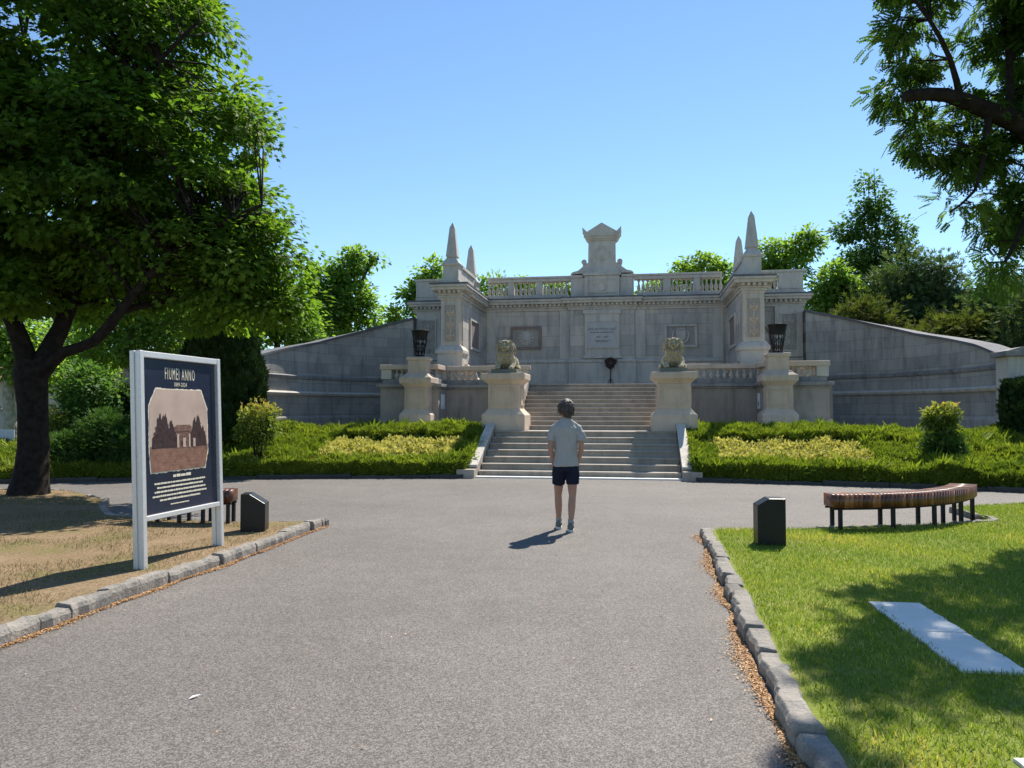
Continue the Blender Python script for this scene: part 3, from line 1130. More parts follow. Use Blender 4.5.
# ------------------------------------------------------------------ pedestals
def pedestal(name, u, v, label, group, k=1.0):
    t = mon(name, u, v, Z1, label, 'pedestal', group)
    mb = MB()
    mb.frus(0, 0, [(z, h * k) for z, h in [(0, .60), (0.42, .60), (0.45, .58), (0.50, .53), (0.58, .46), (0.61, .445)]])
    mb.build('plinth', M['warm'], t, bevel=0.012)
    mb = MB()
    mb.frus(0, 0, [(0.608, .44 * k), (1.27, .44 * k)])
    mb.build('shaft', M['warm'], t, bevel=0.006)
    for qk in range(4):
        pm = MB()
        a = 0.34 * k
        sf = .44 * k
        for (x0, x1, z0, z1) in ((-a, a, .70, .735), (-a, a, 1.145, 1.18), (-a, -a + .035, .735, 1.145), (a - .035, a, .735, 1.145)):
            pm.box(x0, x1, -sf - .028, -sf + .004, z0, z1)
        M4 = Matrix.Rotation(qk * math.pi / 2, 4, 'Z')
        pm.v = [tuple(M4 @ Vector(p)) for p in pm.v]
        pm.build('panel', M['warm'], t, bevel=0.004)
    mb = MB()
    mb.frus(0, 0, [(z, h * k) for z, h in [(1.272, .45), (1.30, .46), (1.34, .50), (1.40, .575), (1.41, .60), (1.56, .605), (1.585, .59)]])
    mb.build('capital', M['warm'], t, bevel=0.01)
    return t


pl = pedestal('lion_pedestal', -2.37, 2.98, 'warm stone pedestal under the left lion, left of the upper stairs', 'lion pedestals')
pr = copy_tree(pl)
pr.location = (*glob(2.24, 2.98), Z1)
pr['label'] = 'warm stone pedestal under the right lion, right of the upper stairs'

lp = pedestal('lamp_pedestal', -5.50, 5.05, 'warm stone pedestal under the left iron cresset lamp', 'lamp pedestals', .84)
mb = MB()
mb.frus(0, 0, [(1.586, .48), (1.60, .46), (1.66, .38), (1.72, .33), (1.725, .29), (2.12, .29), (2.13, .33), (2.21, .34), (2.23, .32)])
mb.build('upper_block', M['warm'], lp, bevel=0.01)
lq = copy_tree(lp)
lq.location = (*glob(5.33, 5.05), Z1)
lq['label'] = 'warm stone pedestal under the right iron cresset lamp'


# ------------------------------------------------------------------ lions
def lion(u, label, flip):
    t = mon('lion_statue', u, 2.95, Z1 + 1.586, label, 'statue', 'stone lions guarding the stairs')
    mb = MB().box(-.33, .33, -.42, .46, 0.0, 0.105)
    mb.build('base_slab', M['verdigris'], t, bevel=0.012)
    b = MB()
    B = b.ball
    f = flip
    # lying body, hindquarters turned to one side
    B((0.0, .02, .36), (.22, .24, .27))
    B((0.0, .16, .34), (.22, .26, .22))
    B((.06 * f, .30, .29), (.23, .17, .20))
    B((.17 * f, .30, .24), (.13, .18, .16))
    B((-.14 * f, .28, .23), (.12, .18, .14))
    # chest
    B((0, -.08, .44), (.21, .18, .26))
    B((0, -.10, .60), (.20, .15, .20))
    # head: skull, cheeks, muzzle, chin, brow
    B((0, -.22, .70), (.135, .14, .125))
    B((-.06, -.335, .655), (.058, .065, .05))
    B((.06, -.335, .655), (.058, .065, .05))
    B((0, -.375, .675), (.045, .045, .035))
    B((0, -.335, .585), (.06, .055, .035))
    B((0, -.33, .735), (.035, .07, .035))
    B((-.075, -.305, .775), (.055, .045, .022))
    B((.075, -.305, .775), (.055, .045, .022))
    B((0, -.22, .80), (.12, .11, .05))
    B((-.145, -.20, .80), (.045, .035, .045))
    B((.145, -.20, .80), (.045, .035, .045))
    # mane: rings of locks sweeping back from the face and down the chest
    for (ra, rb, yy, n_) in ((.145, .235, -.20, 17), (.18, .27, -.10, 15)):
        for k in range(n_):
            a = -2.75 + 5.5 * k / (n_ - 1)
            p = Vector((math.sin(a) * ra, yy, .68 + math.cos(a) * ra))
            e = Vector((math.sin(a) * rb, yy + .07, .66 + math.cos(a) * rb * (.75 if math.cos(a) > 0 else 1) - .05))
            b.tube([p, (p + e) / 2 + Vector((0, -.035, .01)), e], [.026, .034, .010], 7)
    for row_, (zt, zb_, yy) in enumerate(((.56, .42, -.25), (.46, .30, -.235), (.38, .22, -.20))):
        for k in range(7):
            x = (k - 3) * .062
            b.tube([(x, yy, zt), (x * .85, yy - .03, (zt + zb_) / 2), (x * .6, yy - .005, zb_)], [.026, .032, .008], 7)
    # forelegs reaching forward with paws
    for s in (-1, 1):
        b.tube([(s * .17, -.05, .34), (s * .19, -.16, .22), (s * .18, -.30, .15)], [.095, .08, .06], 10)
        B((s * .175, -.345, .145), (.075, .085, .05))
        for q in (-1, 0, 1): B((s * .175 + q * .036, -.415, .135), (.024, .032, .03))
        B((s * .27, .22, .16), (.075, .16, .07))
    b.tube([(.2 * f, .42, .2), (.30 * f, .34, .15), (.32 * f, .12, .135)], [.035, .03, .03], 8)
    B((.32 * f, .08, .135), (.045, .06, .035))
    b.build('lion_figure', M['lion'], t, remesh=0.009, smooth_it=1, recalc=False, uv=False)
    t.scale = (1.1, 1.0, 1.1)
    return t


lion(-2.37, 'weathered seated stone lion on the left pedestal, maned head turned to the viewer', 1)
lion(2.24, 'weathered seated stone lion on the right pedestal, maned head turned to the viewer', -1)


# ------------------------------------------------------------------ iron cressets
t = mon('cresset_lamp', -5.48, 5.05, Z1 + 2.231, 'black iron basket lamp on the left lamp pedestal', 'lamp', 'iron cresset lamps')
mb = MB().lathe([(0, .17), (.03, .17), (.045, .14), (.07, .135)], seg=12)
mb.build('foot_ring', M['iron'], t, uv=False)
mb = MB()
mb.lathe([(.56, .225), (.57, .235), (.60, .232), (.80, .262), (.82, .285), (.845, .285), (.85, .25), (.845, .22), (.60, .2), (.56, .19)], seg=16)
mb.build('fire_basket', M['iron'], t, uv=False)
mb = MB()
for k in range(8):
    a = 2 * math.pi * k / 8
    c, s = math.cos(a), math.sin(a)
    mb.tube([(.13 * c, .13 * s, .05), (.165 * c, .165 * s, .25), (.225 * c, .225 * s, .58)], .013, 6)
    a2 = 2 * math.pi * (k + 1) / 8
    c2, s2 = math.cos(a2), math.sin(a2)
    mb.tube([(.14 * c, .14 * s, .10), (.17 * (c + c2) / 1.9, .17 * (s + s2) / 1.9, .29), (.21 * c, .21 * s, .50)], .008, 5)
    mb.tube([(.14 * c2, .14 * s2, .10), (.165 * (c + c2) / 1.9, .165 * (s + s2) / 1.9, .31), (.21 * c2, .21 * s2, .50)], .008, 5)
for zz, rr in ((.20, .155), (.42, .195)):
    mb.tube([(rr * math.cos(2 * math.pi * k / 16), rr * math.sin(2 * math.pi * k / 16), zz) for k in range(17)], .009, 5)
mb.build('iron_bars', M['iron'], t, uv=False)
t2 = copy_tree(t)
t2.location = (*glob(5.35, 5.05), Z1 + 2.231)
t2['label'] = 'black iron basket lamp on the right lamp pedestal'


# ------------------------------------------------------------------ balusters
def baluster_mesh(h, r, name):
    pr = [(0, r * .95), (.06, r * .95), (.07, r * .7), (.12, r * .6), (.2, r * .85), (.33, r * 1.05), (.45, r * .9), (.62, r * .55), (.78, r * .42), (.84, r * .5), (.87, r * .75), (.91, r * .7), (.93, r * .95), (1.0, r * .95)]
    mb = MB().lathe([(z * h, q) for z, q in pr], seg=10)
    o = mb.build(name, M['smooth'], None, uv=False)
    me = o.data
    bpy.data.objects.remove(o)
    return me


BAL_T = baluster_mesh(0.30, 0.078, 'baluster')
BAL_B = baluster_mesh(0.50, 0.068, 'baluster')


def row(parent, me, a, b, z, step, off, mat=None):
    """a row of balusters from a to b (monument u, v)"""
    a, b = Vector(a), Vector(b)
    n = max(1, int(round((b - a).length / step)))
    for k in range(n):
        p = a + (b - a) * (k + .5) / n
        o = bpy.data.objects.new('baluster', me)
        o.location = (p.x - off[0], p.y - off[1], z - off[2])
        COL.objects.link(o)
        o.parent = parent


# ------------------------------------------------------------------ terraces left and right of the upper flight
def terrace(s):
    side = 'left' if s < 0 else 'right'
    off = (s * 4.9, 6.3, Z1)
    t = mon('terrace_wall', off[0], off[1], off[2], 'low %s terrace wall of grey stone with a balustrade, behind the %s lamp pedestal' % (side, side), 'wall', 'terrace walls')

    def X(a): return s * a
    mb = MB()
    mb.box(X(2.17), X(4.92), 6.30, 6.72, 0.3, 2.30)          # recessed front
    mb.box(X(4.92), X(5.3), 5.20, 6.72, 0.3, 2.30)           # return
    mb.box(X(5.3), X(6.82), 5.20, 5.6, 0.3, 2.30)            # outer front
    mb.box(X(6.45), X(6.82), 5.6, 10.4, 0.3, 2.30)           # outer side
    mb.build('wall', M['retain'], t, off)
    mb = MB()
    mb.box(X(4.90), X(6.87), 5.15, 5.2 - .001, 0.3, 1.36)
    mb.box(X(6.821), X(6.87), 5.2, 10.4, 0.3, 1.36)
    mb.box(X(2.93), X(4.90), 6.25, 6.299, 0.3, 1.30)
    mb.build('footing', M['retain'], t, off, bevel=.01)
    mb = MB()

    def run(z0, z1, o_):
        mb.box(X(2.15), X(4.85), 6.30 - o_, 6.72, z0, z1)
        mb.box(X(4.92 - o_), X(5.32), 5.20 - o_, 6.725, z0, z1 + .002)
        mb.box(X(5.32), X(6.82 + o_), 5.20 - o_, 5.62, z0, z1)
        mb.box(X(6.43), X(6.82 + o_), 5.62, 10.4, z0, z1)
    run(2.301, 2.36, .05)
    run(2.361, 2.46, .12)
    mb.build('ledge', M['cap'], t, off, bevel=.012)
    bal = MB()
    bal.box(X(2.22), X(5.0), 6.34, 6.60, 2.462, 2.62)
    bal.box(X(5.0), X(5.28), 5.27, 6.60, 2.462, 2.622)
    bal.box(X(5.28), X(6.77), 5.27, 5.52, 2.462, 2.62)
    bal.box(X(6.51), X(6.77), 5.52, 10.2, 2.462, 2.62)
    B = bal.build('balustrade', M['cap'], t, off, bevel=.01)
    row(B, BAL_T, (X(2.48), 6.46), (X(4.90), 6.46), 2.62, .21, off)
    row(B, BAL_T, (X(5.14), 5.62), (X(5.14), 6.30), 2.62, .21, off)
    row(B, BAL_T, (X(5.75), 5.395), (X(6.42), 5.395), 2.62, .19, off)
    row(B, BAL_T, (X(6.64), 5.75), (X(6.64), 10.0), 2.62, .22, off)
    for (a, b_, c, d) in ((2.18, 2.46, 6.33, 6.61), (4.96, 5.32, 6.31, 6.63), (6.48, 6.82, 5.25, 5.56), (6.50, 6.78, 10.02, 10.3)):
        MB().box(X(a), X(b_), c, d, 2.622, 2.92).build('pier', M['smooth'], B, off, bevel=.008)
    rl = MB()
    rl.box(X(2.14), X(4.94), 6.30, 6.64, 2.922, 3.08)
    rl.box(X(4.94), X(5.34), 5.24, 6.66, 2.921, 3.083)
    rl.box(X(5.34), X(6.86), 5.22, 5.57, 2.922, 3.08)
    rl.box(X(6.46), X(6.86), 5.57, 10.33, 2.922, 3.08)
    rl.build('handrail', M['warm'], B, off, bevel=.02)
    return t


terrace(-1)
terrace(1)
# notices fixed to the inner returns
for s in (-1, 1):
    u0 = s * 4.912
    t = mon('paper_notice', u0, 5.76, 1.72, 'white paper notice on the terrace wall beside the %s lamp pedestal' % ('left' if s < 0 else 'right'), 'notice')
    MB().box(-.006, .006, -.23, .23, -.05, .42).build('sheet', M['paper'], t)
    if s > 0:
        MB().ball((-s * .006, -.02, .10), (.006, .09, .09)).build('dark_picture', M['letters'], t, uv=False)
    else:
        MB().box(.006, .010, -.10, .12, .0, .05).build('printed_line', M['board'], t)


# ------------------------------------------------------------------ memorial wall
def scrolls(mb, cx, y, z0, z1, hw, rr, r=.012):
    """carved arabesque: stem with paired scrolls, in the x-z plane"""
    n = max(2, int((z1 - z0) / .32))
    mb.tube([(cx, y, z0), (cx, y, z1)], r, 5)
    for k in range(n):
        zc = z0 + (z1 - z0) * (k + .5) / n
        hh = (z1 - z0) / n * .5
        for s in (-1, 1):
            pts = []
            for q in range(12):
                a = q / 11 * 1.75 * math.pi
                rad = hw * .5 * (1 - .6 * q / 11)
                pts.append((cx + s * (hw * .5 - rad * math.cos(a)), y, zc - hh * .4 + rad * math.sin(a) * .9 + hh * .2 * q / 11))
            mb.tube(pts, [r * 1.3] * 6 + [r] * 6, 5)
            mb.tube([(cx, y, zc - hh * .9), (cx + s * hw * .55, y, zc - hh * .2), (cx + s * hw * .95, y, zc + hh * .6)], [r * 1.6, r * 1.3, r * .4], 5)
        mb.ball((cx, y, zc + hh * .3), (hw * .2, .018, hw * .25), seg=8, rings=6)


VB = 11.0
off = (0, VB, Z2)
wall = mon('memorial_wall', *off, 'tall grey limestone memorial wall with balustrade and pedimented centrepiece at the top of the stairs', 'memorial wall')
mb = MB()
mb.box(-7.32, 7.32, VB, VB + .6, 0.5, 5.45)
mb.box(-1.22, 1.22, VB - .14, VB - .001, Z2 - .1, 5.452)
for s in (-1, 1):
    mb.box(s * 4.61, s * 5.35, 7.35, VB - .001, 0.6, 5.449)
mb.build('wall', M['ashlar'], wall, off)
mb = MB()
for (a, b_, f) in ((-4.48, -1.26, .09), (1.26, 4.48, .09), (-1.27, 1.27, .235), (-7.36, -5.3, .09), (5.3, 7.36, .09)):
    mb.box(a, b_, VB - f, VB - (.002 if abs(a) > 1.3 or a > 0 else .141), Z2 - .05, Z2 + .26)
    mb.prism([(VB - f + .03, Z2 + .261), (VB - f + .03, 3.42), (VB - f - .02, 3.46), (VB - f - .02, 3.52), (VB - f + .05, 3.58), (VB - (.002 if abs(a) > 1.3 or a > 0 else .141), 3.58), (VB - (.002 if abs(a) > 1.3 or a > 0 else .141), Z2 + .261)], a, b_, 'x')
mb.build('dado', M['smooth'], wall, off, bevel=.008)
mb = MB()
for s in (-1, 1):
    mb.box(s * 6.30, s * 7.28, VB - .13, VB - .001, 3.582, 5.448)
    mb.box(s * 1.23, s * 1.62, VB - .05, VB - .001, 3.582, 5.448)
    mb.box(s * 4.10, s * 4.48, VB - .05, VB - .001, 3.582, 5.448)
mb.build('pilaster', M['smooth'], wall, off, bevel=.006)
for s in (-1, 1):
    mb = MB()
    x0, x1 = sorted((s * 6.47, s * 7.11))
    for (a, b_, c, d) in ((x0, x1, 3.78, 3.83), (x0, x1, 5.15, 5.2), (x0, x0 + .05, 3.83, 5.15), (x1 - .05, x1, 3.83, 5.15)):
        mb.box(a, b_, VB - .16, VB - .13 + .0005, c, d)
    scrolls(mb, (x0 + x1) / 2, VB - .145, 3.9, 5.1, .22, 0, .016)
    cpn = mb.build('carved_panel', M['smooth'], wall, off, uv=False)
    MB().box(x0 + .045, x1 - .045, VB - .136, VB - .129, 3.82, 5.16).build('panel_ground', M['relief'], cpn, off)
    # round-headed niche panel between pylon and end pilaster
    mb = MB()
    xc = s * 5.80
    arc = [(xc + .33 * math.cos(a), 4.35 + .33 * math.sin(a)) for a in np.linspace(0, math.pi, 13)]
    outer = [(xc + .41 * math.cos(a), 4.35 + .41 * math.sin(a)) for a in np.linspace(0, math.pi, 13)]
    ring = [(xc + .41, 3.6)] + outer + [(xc - .41, 3.6), (xc - .33, 3.6)] + arc[::-1] + [(xc + .33, 3.6)]
    mb.prism(ring, VB - .06, VB - .001, 'y')
    mb.build('niche_surround', M['red'], wall, off)
# centre pilaster with the inscription
mb = MB()
mb.box(-.66, .66, VB - .235, VB - .142, 3.60, 5.447)
mb.box(-.72, .72, VB - .27, VB - .142, 3.59, 3.70)
mb.box(-.72, .72, VB - .27, VB - .236, 5.28, 5.44)
mb.build('centre_pilaster', M['smooth'], wall, off, bevel=.01)
mb = MB()
for (a, b_, c, d) in ((-.63, .63, 3.96, 4.02), (-.63, .63, 4.98, 5.04), (-.63, -.57, 4.02, 4.98), (.57, .63, 4.02, 4.98)):
    mb.box(a, b_, VB - .275, VB - .234, c, d)
mb.build('plaque_frame', M['smooth'], wall, off, bevel=.006)
plq = MB().box(-.569, .569, VB - .255, VB - .2345, 4.021, 4.979).build('inscription_plaque', M['plaque'], wall, off)


def text_mesh(name, body, size, mat, parent, loc, rot, sx=1.0, ext=0.002, align='CENTER', spacing=1.12):
    cu = bpy.data.curves.new(name, 'FONT')
    cu.body = body
    cu.size = size
    cu.align_x = align
    cu.space_character = spacing
    cu.extrude = ext
    cu.resolution_u = 2
    o = bpy.data.objects.new(name, cu)
    COL.objects.link(o)
    bpy.context.view_layer.update()
    me = bpy.data.meshes.new_from_object(o.evaluated_get(bpy.context.evaluated_depsgraph_get()))
    bpy.data.objects.remove(o)
    me.name = name
    me.materials.clear()
    me.materials.append(mat)
    q = bpy.data.objects.new(name, me)
    COL.objects.link(q)
    q.parent = parent
    q.location = loc
    q.rotation_euler = rot
    q.scale = (sx, 1, 1)
    return q


def dashes(mb, y, x0, x1, z, h, rr, gap=1.0):
    """a line of writing too small to read: word-long strokes"""
    x = x0
    while x < x1 - .01:
        w = min(rr.uniform(.025, .085) * (h / .022), x1 - x)
        mb.box(x, x + w, y, y + .002, z, z + h * rr.uniform(.8, 1.0))
        x += w + gap * h


text_mesh('inscription_letters', 'GRÓF BATTHYÁNY LAJOS', .115, M['letters'], plq, (0, -.2575, 4.66 - Z2), (math.pi / 2, 0, 0), .72)
text_mesh('inscription_letters', '1807 - 1849', .11, M['letters'], plq, (0, -.2575, 4.36 - Z2), (math.pi / 2, 0, 0), .8)
mb = MB()
rr = random.Random(5)
dashes(mb, VB - .258, -.44, .44, 4.56, .030, rr)
dashes(mb, VB - .258, -.30, .30, 4.255, .028, rr)
dashes(mb, VB - .258, -.22, .22, 4.20, .028, rr)
mb.build('inscription_small_lines', M['letters'], plq, off, uv=False)

# relief panels left and right of the centre
for s in (-1, 1):
    xc = s * 2.93
    mb = MB()
    w, h0, h1 = .60, 3.98, 4.86
    for (a, b_, c, d) in ((xc - w, xc + w, h0, h0 + .09), (xc - w, xc + w, h1 - .09, h1), (xc - w, xc - w + .09, h0 + .09, h1 - .09), (xc + w - .09, xc + w, h0 + .09, h1 - .09)):
        mb.box(a, b_, VB - .09, VB - .001, c, d)
    fr = mb.build('relief_frame', M['red'] if s < 0 else M['smooth'], wall, off, bevel=.012)
    mb = MB()
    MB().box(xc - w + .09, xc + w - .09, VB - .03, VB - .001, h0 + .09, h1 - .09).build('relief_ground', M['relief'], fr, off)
    zc = (h0 + h1) / 2
    if s < 0:
        mb.ball((xc, VB - .03, zc), (.21, .05, .25))
        mb.ball((xc, VB - .055, zc - .02), (.10, .06, .15))
        for q in range(14):
            a = 2 * math.pi * q / 14
            mb.ball((xc + .25 * math.cos(a), VB - .035, zc + .27 * math.sin(a)), (.05, .03, .05), seg=8, rings=5)
    else:
        pts = [(xc - .17, .2), (xc + .17, .2), (xc + .17, -.06), (xc + .1, -.19), (xc, -.26), (xc - .1, -.19), (xc - .17, -.06)]
        mb.prism([(p[0], zc + p[1]) for p in pts], VB - .075, VB - .03, 'y')
        mb.box(xc - .15, xc + .15, VB - .09, VB - .076, zc + .22, zc + .28)
        for q in (-1, 0, 1): mb.ball((xc + q * .1, VB - .06, zc + .31), (.035, .03, .035), seg=8, rings=5)
        for sg in (-1, 1):
            mb.tube([(xc + sg * .05, VB - .045, zc - .30), (xc + sg * .24, VB - .05, zc - .18), (xc + sg * .30, VB - .05, zc + .05), (xc + sg * .24, VB - .045, zc + .24)], [.02, .04, .045, .015], 6)
    mb.build('carved_relief', M['smooth'], wall, off, uv=False)

# cornice round the whole wall and the pylons' flanks (butted runs)
CR = [(5.452, 5.54, .05), (5.541, 5.60, .09), (5.70, 5.80, .24), (5.801, 5.88, .29)]
mb = MB()
dt = MB()
ld = MB()
for (z0, z1, o_) in CR + [(5.60, 5.70, .06)]:
    mb.box(-4.60 + o_, -1.24 - o_ - .0, VB - o_, VB + .7, z0, z1)
    mb.box(1.24 + o_, 4.60 - o_, VB - o_, VB + .7, z0, z1)
    mb.box(-1.24 - o_, 1.24 + o_, VB - .14 - o_, VB + .7, z0, z1 + .0015)
    for s in (-1, 1):
        mb.box(s * (5.37 + o_), s * (7.34 + o_), VB - o_, VB + .7, z0, z1)
        mb.box(s * (4.60 - o_), s * (5.37 + o_), 7.75, VB + .7, z0, z1 + .001)
for x in np.arange(-7.25, 7.3, .17):
    if 4.3 < abs(x) < 5.5: continue
    f = .14 if abs(x) < 1.3 else 0
    dt.box(x - .045, x + .045, VB - f - .18, VB - f - .061, 5.602, 5.695)
for s in (-1, 1):
    for y in np.arange(7.85, VB - .3, .17):
        dt.box(s * 4.36, s * 4.53, y - .045, y + .045, 5.602, 5.695)
mb.build('cornice', M['smooth'], wall, off, bevel=.008)
dt.build('dentils', M['smooth'], wall, off)
o_ = .30
ld.box(-4.60 + o_, -1.24 - o_, VB - o_, VB + .7, 5.883, 5.93)
ld.box(1.24 + o_, 4.60 - o_, VB - o_, VB + .7, 5.883, 5.93)
ld.box(-1.24 - o_, 1.24 + o_, VB - .14 - o_, VB + .7, 5.885, 5.935)
for s in (-1, 1):
    ld.box(s * (5.37 + o_), s * (7.34 + o_), VB - o_, VB + .7, 5.883, 5.93)
    ld.box(s * (4.60 - o_), s * (5.37 + o_), 7.8, VB + .7, 5.884, 5.932)
ld.build('flashing', M['lead'], wall, off)

# roof balustrade
mb = MB()
for s in (-1, 1):
    mb.box(s * 1.30, s * 4.5, VB + .02, VB + .36, 5.936, 6.10)
    mb.box(s * 5.2, s * 7.36, VB + .02, VB + .36, 5.936, 6.10)
bal = mb.build('balustrade', M['smooth'], wall, off, bevel=.008)
for s in (-1, 1):
    piers = [(1.22, 1.42), (2.30, 2.56), (3.42, 3.66)]
    for a, b_ in piers[1:]:
        MB().box(s * a, s * b_, VB + .03, VB + .35, 6.102, 6.62).build('pier', M['smooth'], bal, off, bevel=.008)
    MB().box(s * 6.48, s * 7.34, VB - .001, VB + .40, 6.102, 6.62).build('pier', M['smooth'], bal, off, bevel=.008)
    row(bal, BAL_B, (s * 1.30, VB + .19), (s * 2.30, VB + .19), 6.10, .165, off)
    row(bal, BAL_B, (s * 2.56, VB + .19), (s * 3.42, VB + .19), 6.10, .165, off)
    row(bal, BAL_B, (s * 3.66, VB + .19), (s * 4.5, VB + .19), 6.10, .165, off)
    row(bal, BAL_B, (s * 5.35, VB + .19), (s * 6.48, VB + .19), 6.10, .18, off)
mb = MB()
for s in (-1, 1):
    for (z0, z1, q) in ((6.60, 6.72, 0.0), (6.7201, 6.80, .04)):
        mb.box(s * 1.21, s * 4.45, VB - q, VB + .38 + q, z0, z1)
        mb.box(s * 5.25, s * (7.36 + q), VB - q, VB + .38 + q, z0, z1 + .001)
mb.build('handrail', M['smooth'], bal, off, bevel=.012)

# centrepiece over the wall
at_ = MB()
at_.box(-.66, .66, VB - .16, VB + .56, 5.937, 6.76)
at_.box(-1.20, -.661, VB - .04, VB + .50, 5.937, 6.70)
at_.box(.661, 1.20, VB - .04, VB + .50, 5.937, 6.70)
att = at_.build('attic', M['smooth'], wall, off, bevel=.01)
mb = MB()
mb.box(-.72, .72, VB - .22, VB + .60, 6.762, 6.86)
for s in (-1, 1):
    mb.box(s * .721, s * 1.24, VB - .08, VB + .54, 6.702, 6.80)
    mb.prism([(s * .50, 6.861), (s * 1.20, 6.861), (s * 1.12, 6.93), (s * .92, 6.98), (s * .76, 7.10), (s * .66, 7.26), (s * .50, 7.26)], VB - .05, VB + .45, 'y')
    mb.tube([(s * .68 + .075 * math.cos(a) , VB - .06, 7.30 + .075 * math.sin(a)) for a in np.linspace(0, 2 * math.pi, 14)], .03, 6)
    mb.tube([(s * .68, VB - .07, 7.30), (s * .68, VB + .44, 7.30)], .09, 10)
mb.box(-.66, .66, VB - .12, VB + .5, 6.862, 7.00)
mb.build('scroll_base', M['smooth'], att, off, bevel=.006)
mb = MB()
mb.frus(0, VB + .2, [(7.002, .60, .30), (7.05, .57, .28), (7.10, .53, .26), (8.10, .51, .25)])
mb.build('stele', M['smooth'], att, off, bevel=.008)
mb = MB()
mb.tube([(.27 * math.cos(a), VB - .06, 7.62 + .27 * math.sin(a)) for a in np.linspace(0, 2 * math.pi, 25)], .03, 6)
mb.ball((0, VB - .05, 7.60), (.14, .06, .18))
mb.ball((.02, VB - .07, 7.72), (.09, .05, .09))
mb.tube([(.17 * math.cos(a), VB - .165, 6.35 + .17 * math.sin(a)) for a in np.linspace(0, 2 * math.pi, 21)], .028, 6)
for (a, b_, c, d) in ((-.56, .56, 6.08, 6.12), (-.56, .56, 6.58, 6.62), (-.56, -.52, 6.12, 6.58), (.52, .56, 6.12, 6.58)):
    mb.box(a, b_, VB - .19, VB - .161, c, d)
mb.build('medallion', M['smooth'], att, off, uv=False)
mb = MB()
mb.frus(0, VB + .2, [(8.101, .53, .27), (8.16, .58, .31), (8.20, .62, .35), (8.26, .62, .35), (8.28, .66, .39), (8.36, .67, .40)])
for x in np.arange(-.5, .51, .125): mb.box(x - .035, x + .035, VB - .165, VB - .12, 8.17, 8.235)
mb.prism([(-.66, 8.362), (.66, 8.362), (.60, 8.42), (0, 8.78), (-.60, 8.42)], VB - .18, VB + .58, 'y')
for s in (-1, 1):
    for y in (VB - .12, VB + .5):
        mb.prism([(s * .50, 8.363), (s * .72, 8.363), (s * .74, 8.62), (s * .66, 8.54), (s * .56, 8.44)], y - .07, y + .07, 'y')
mb.build('pediment', M['smooth'], att, off, bevel=.006)


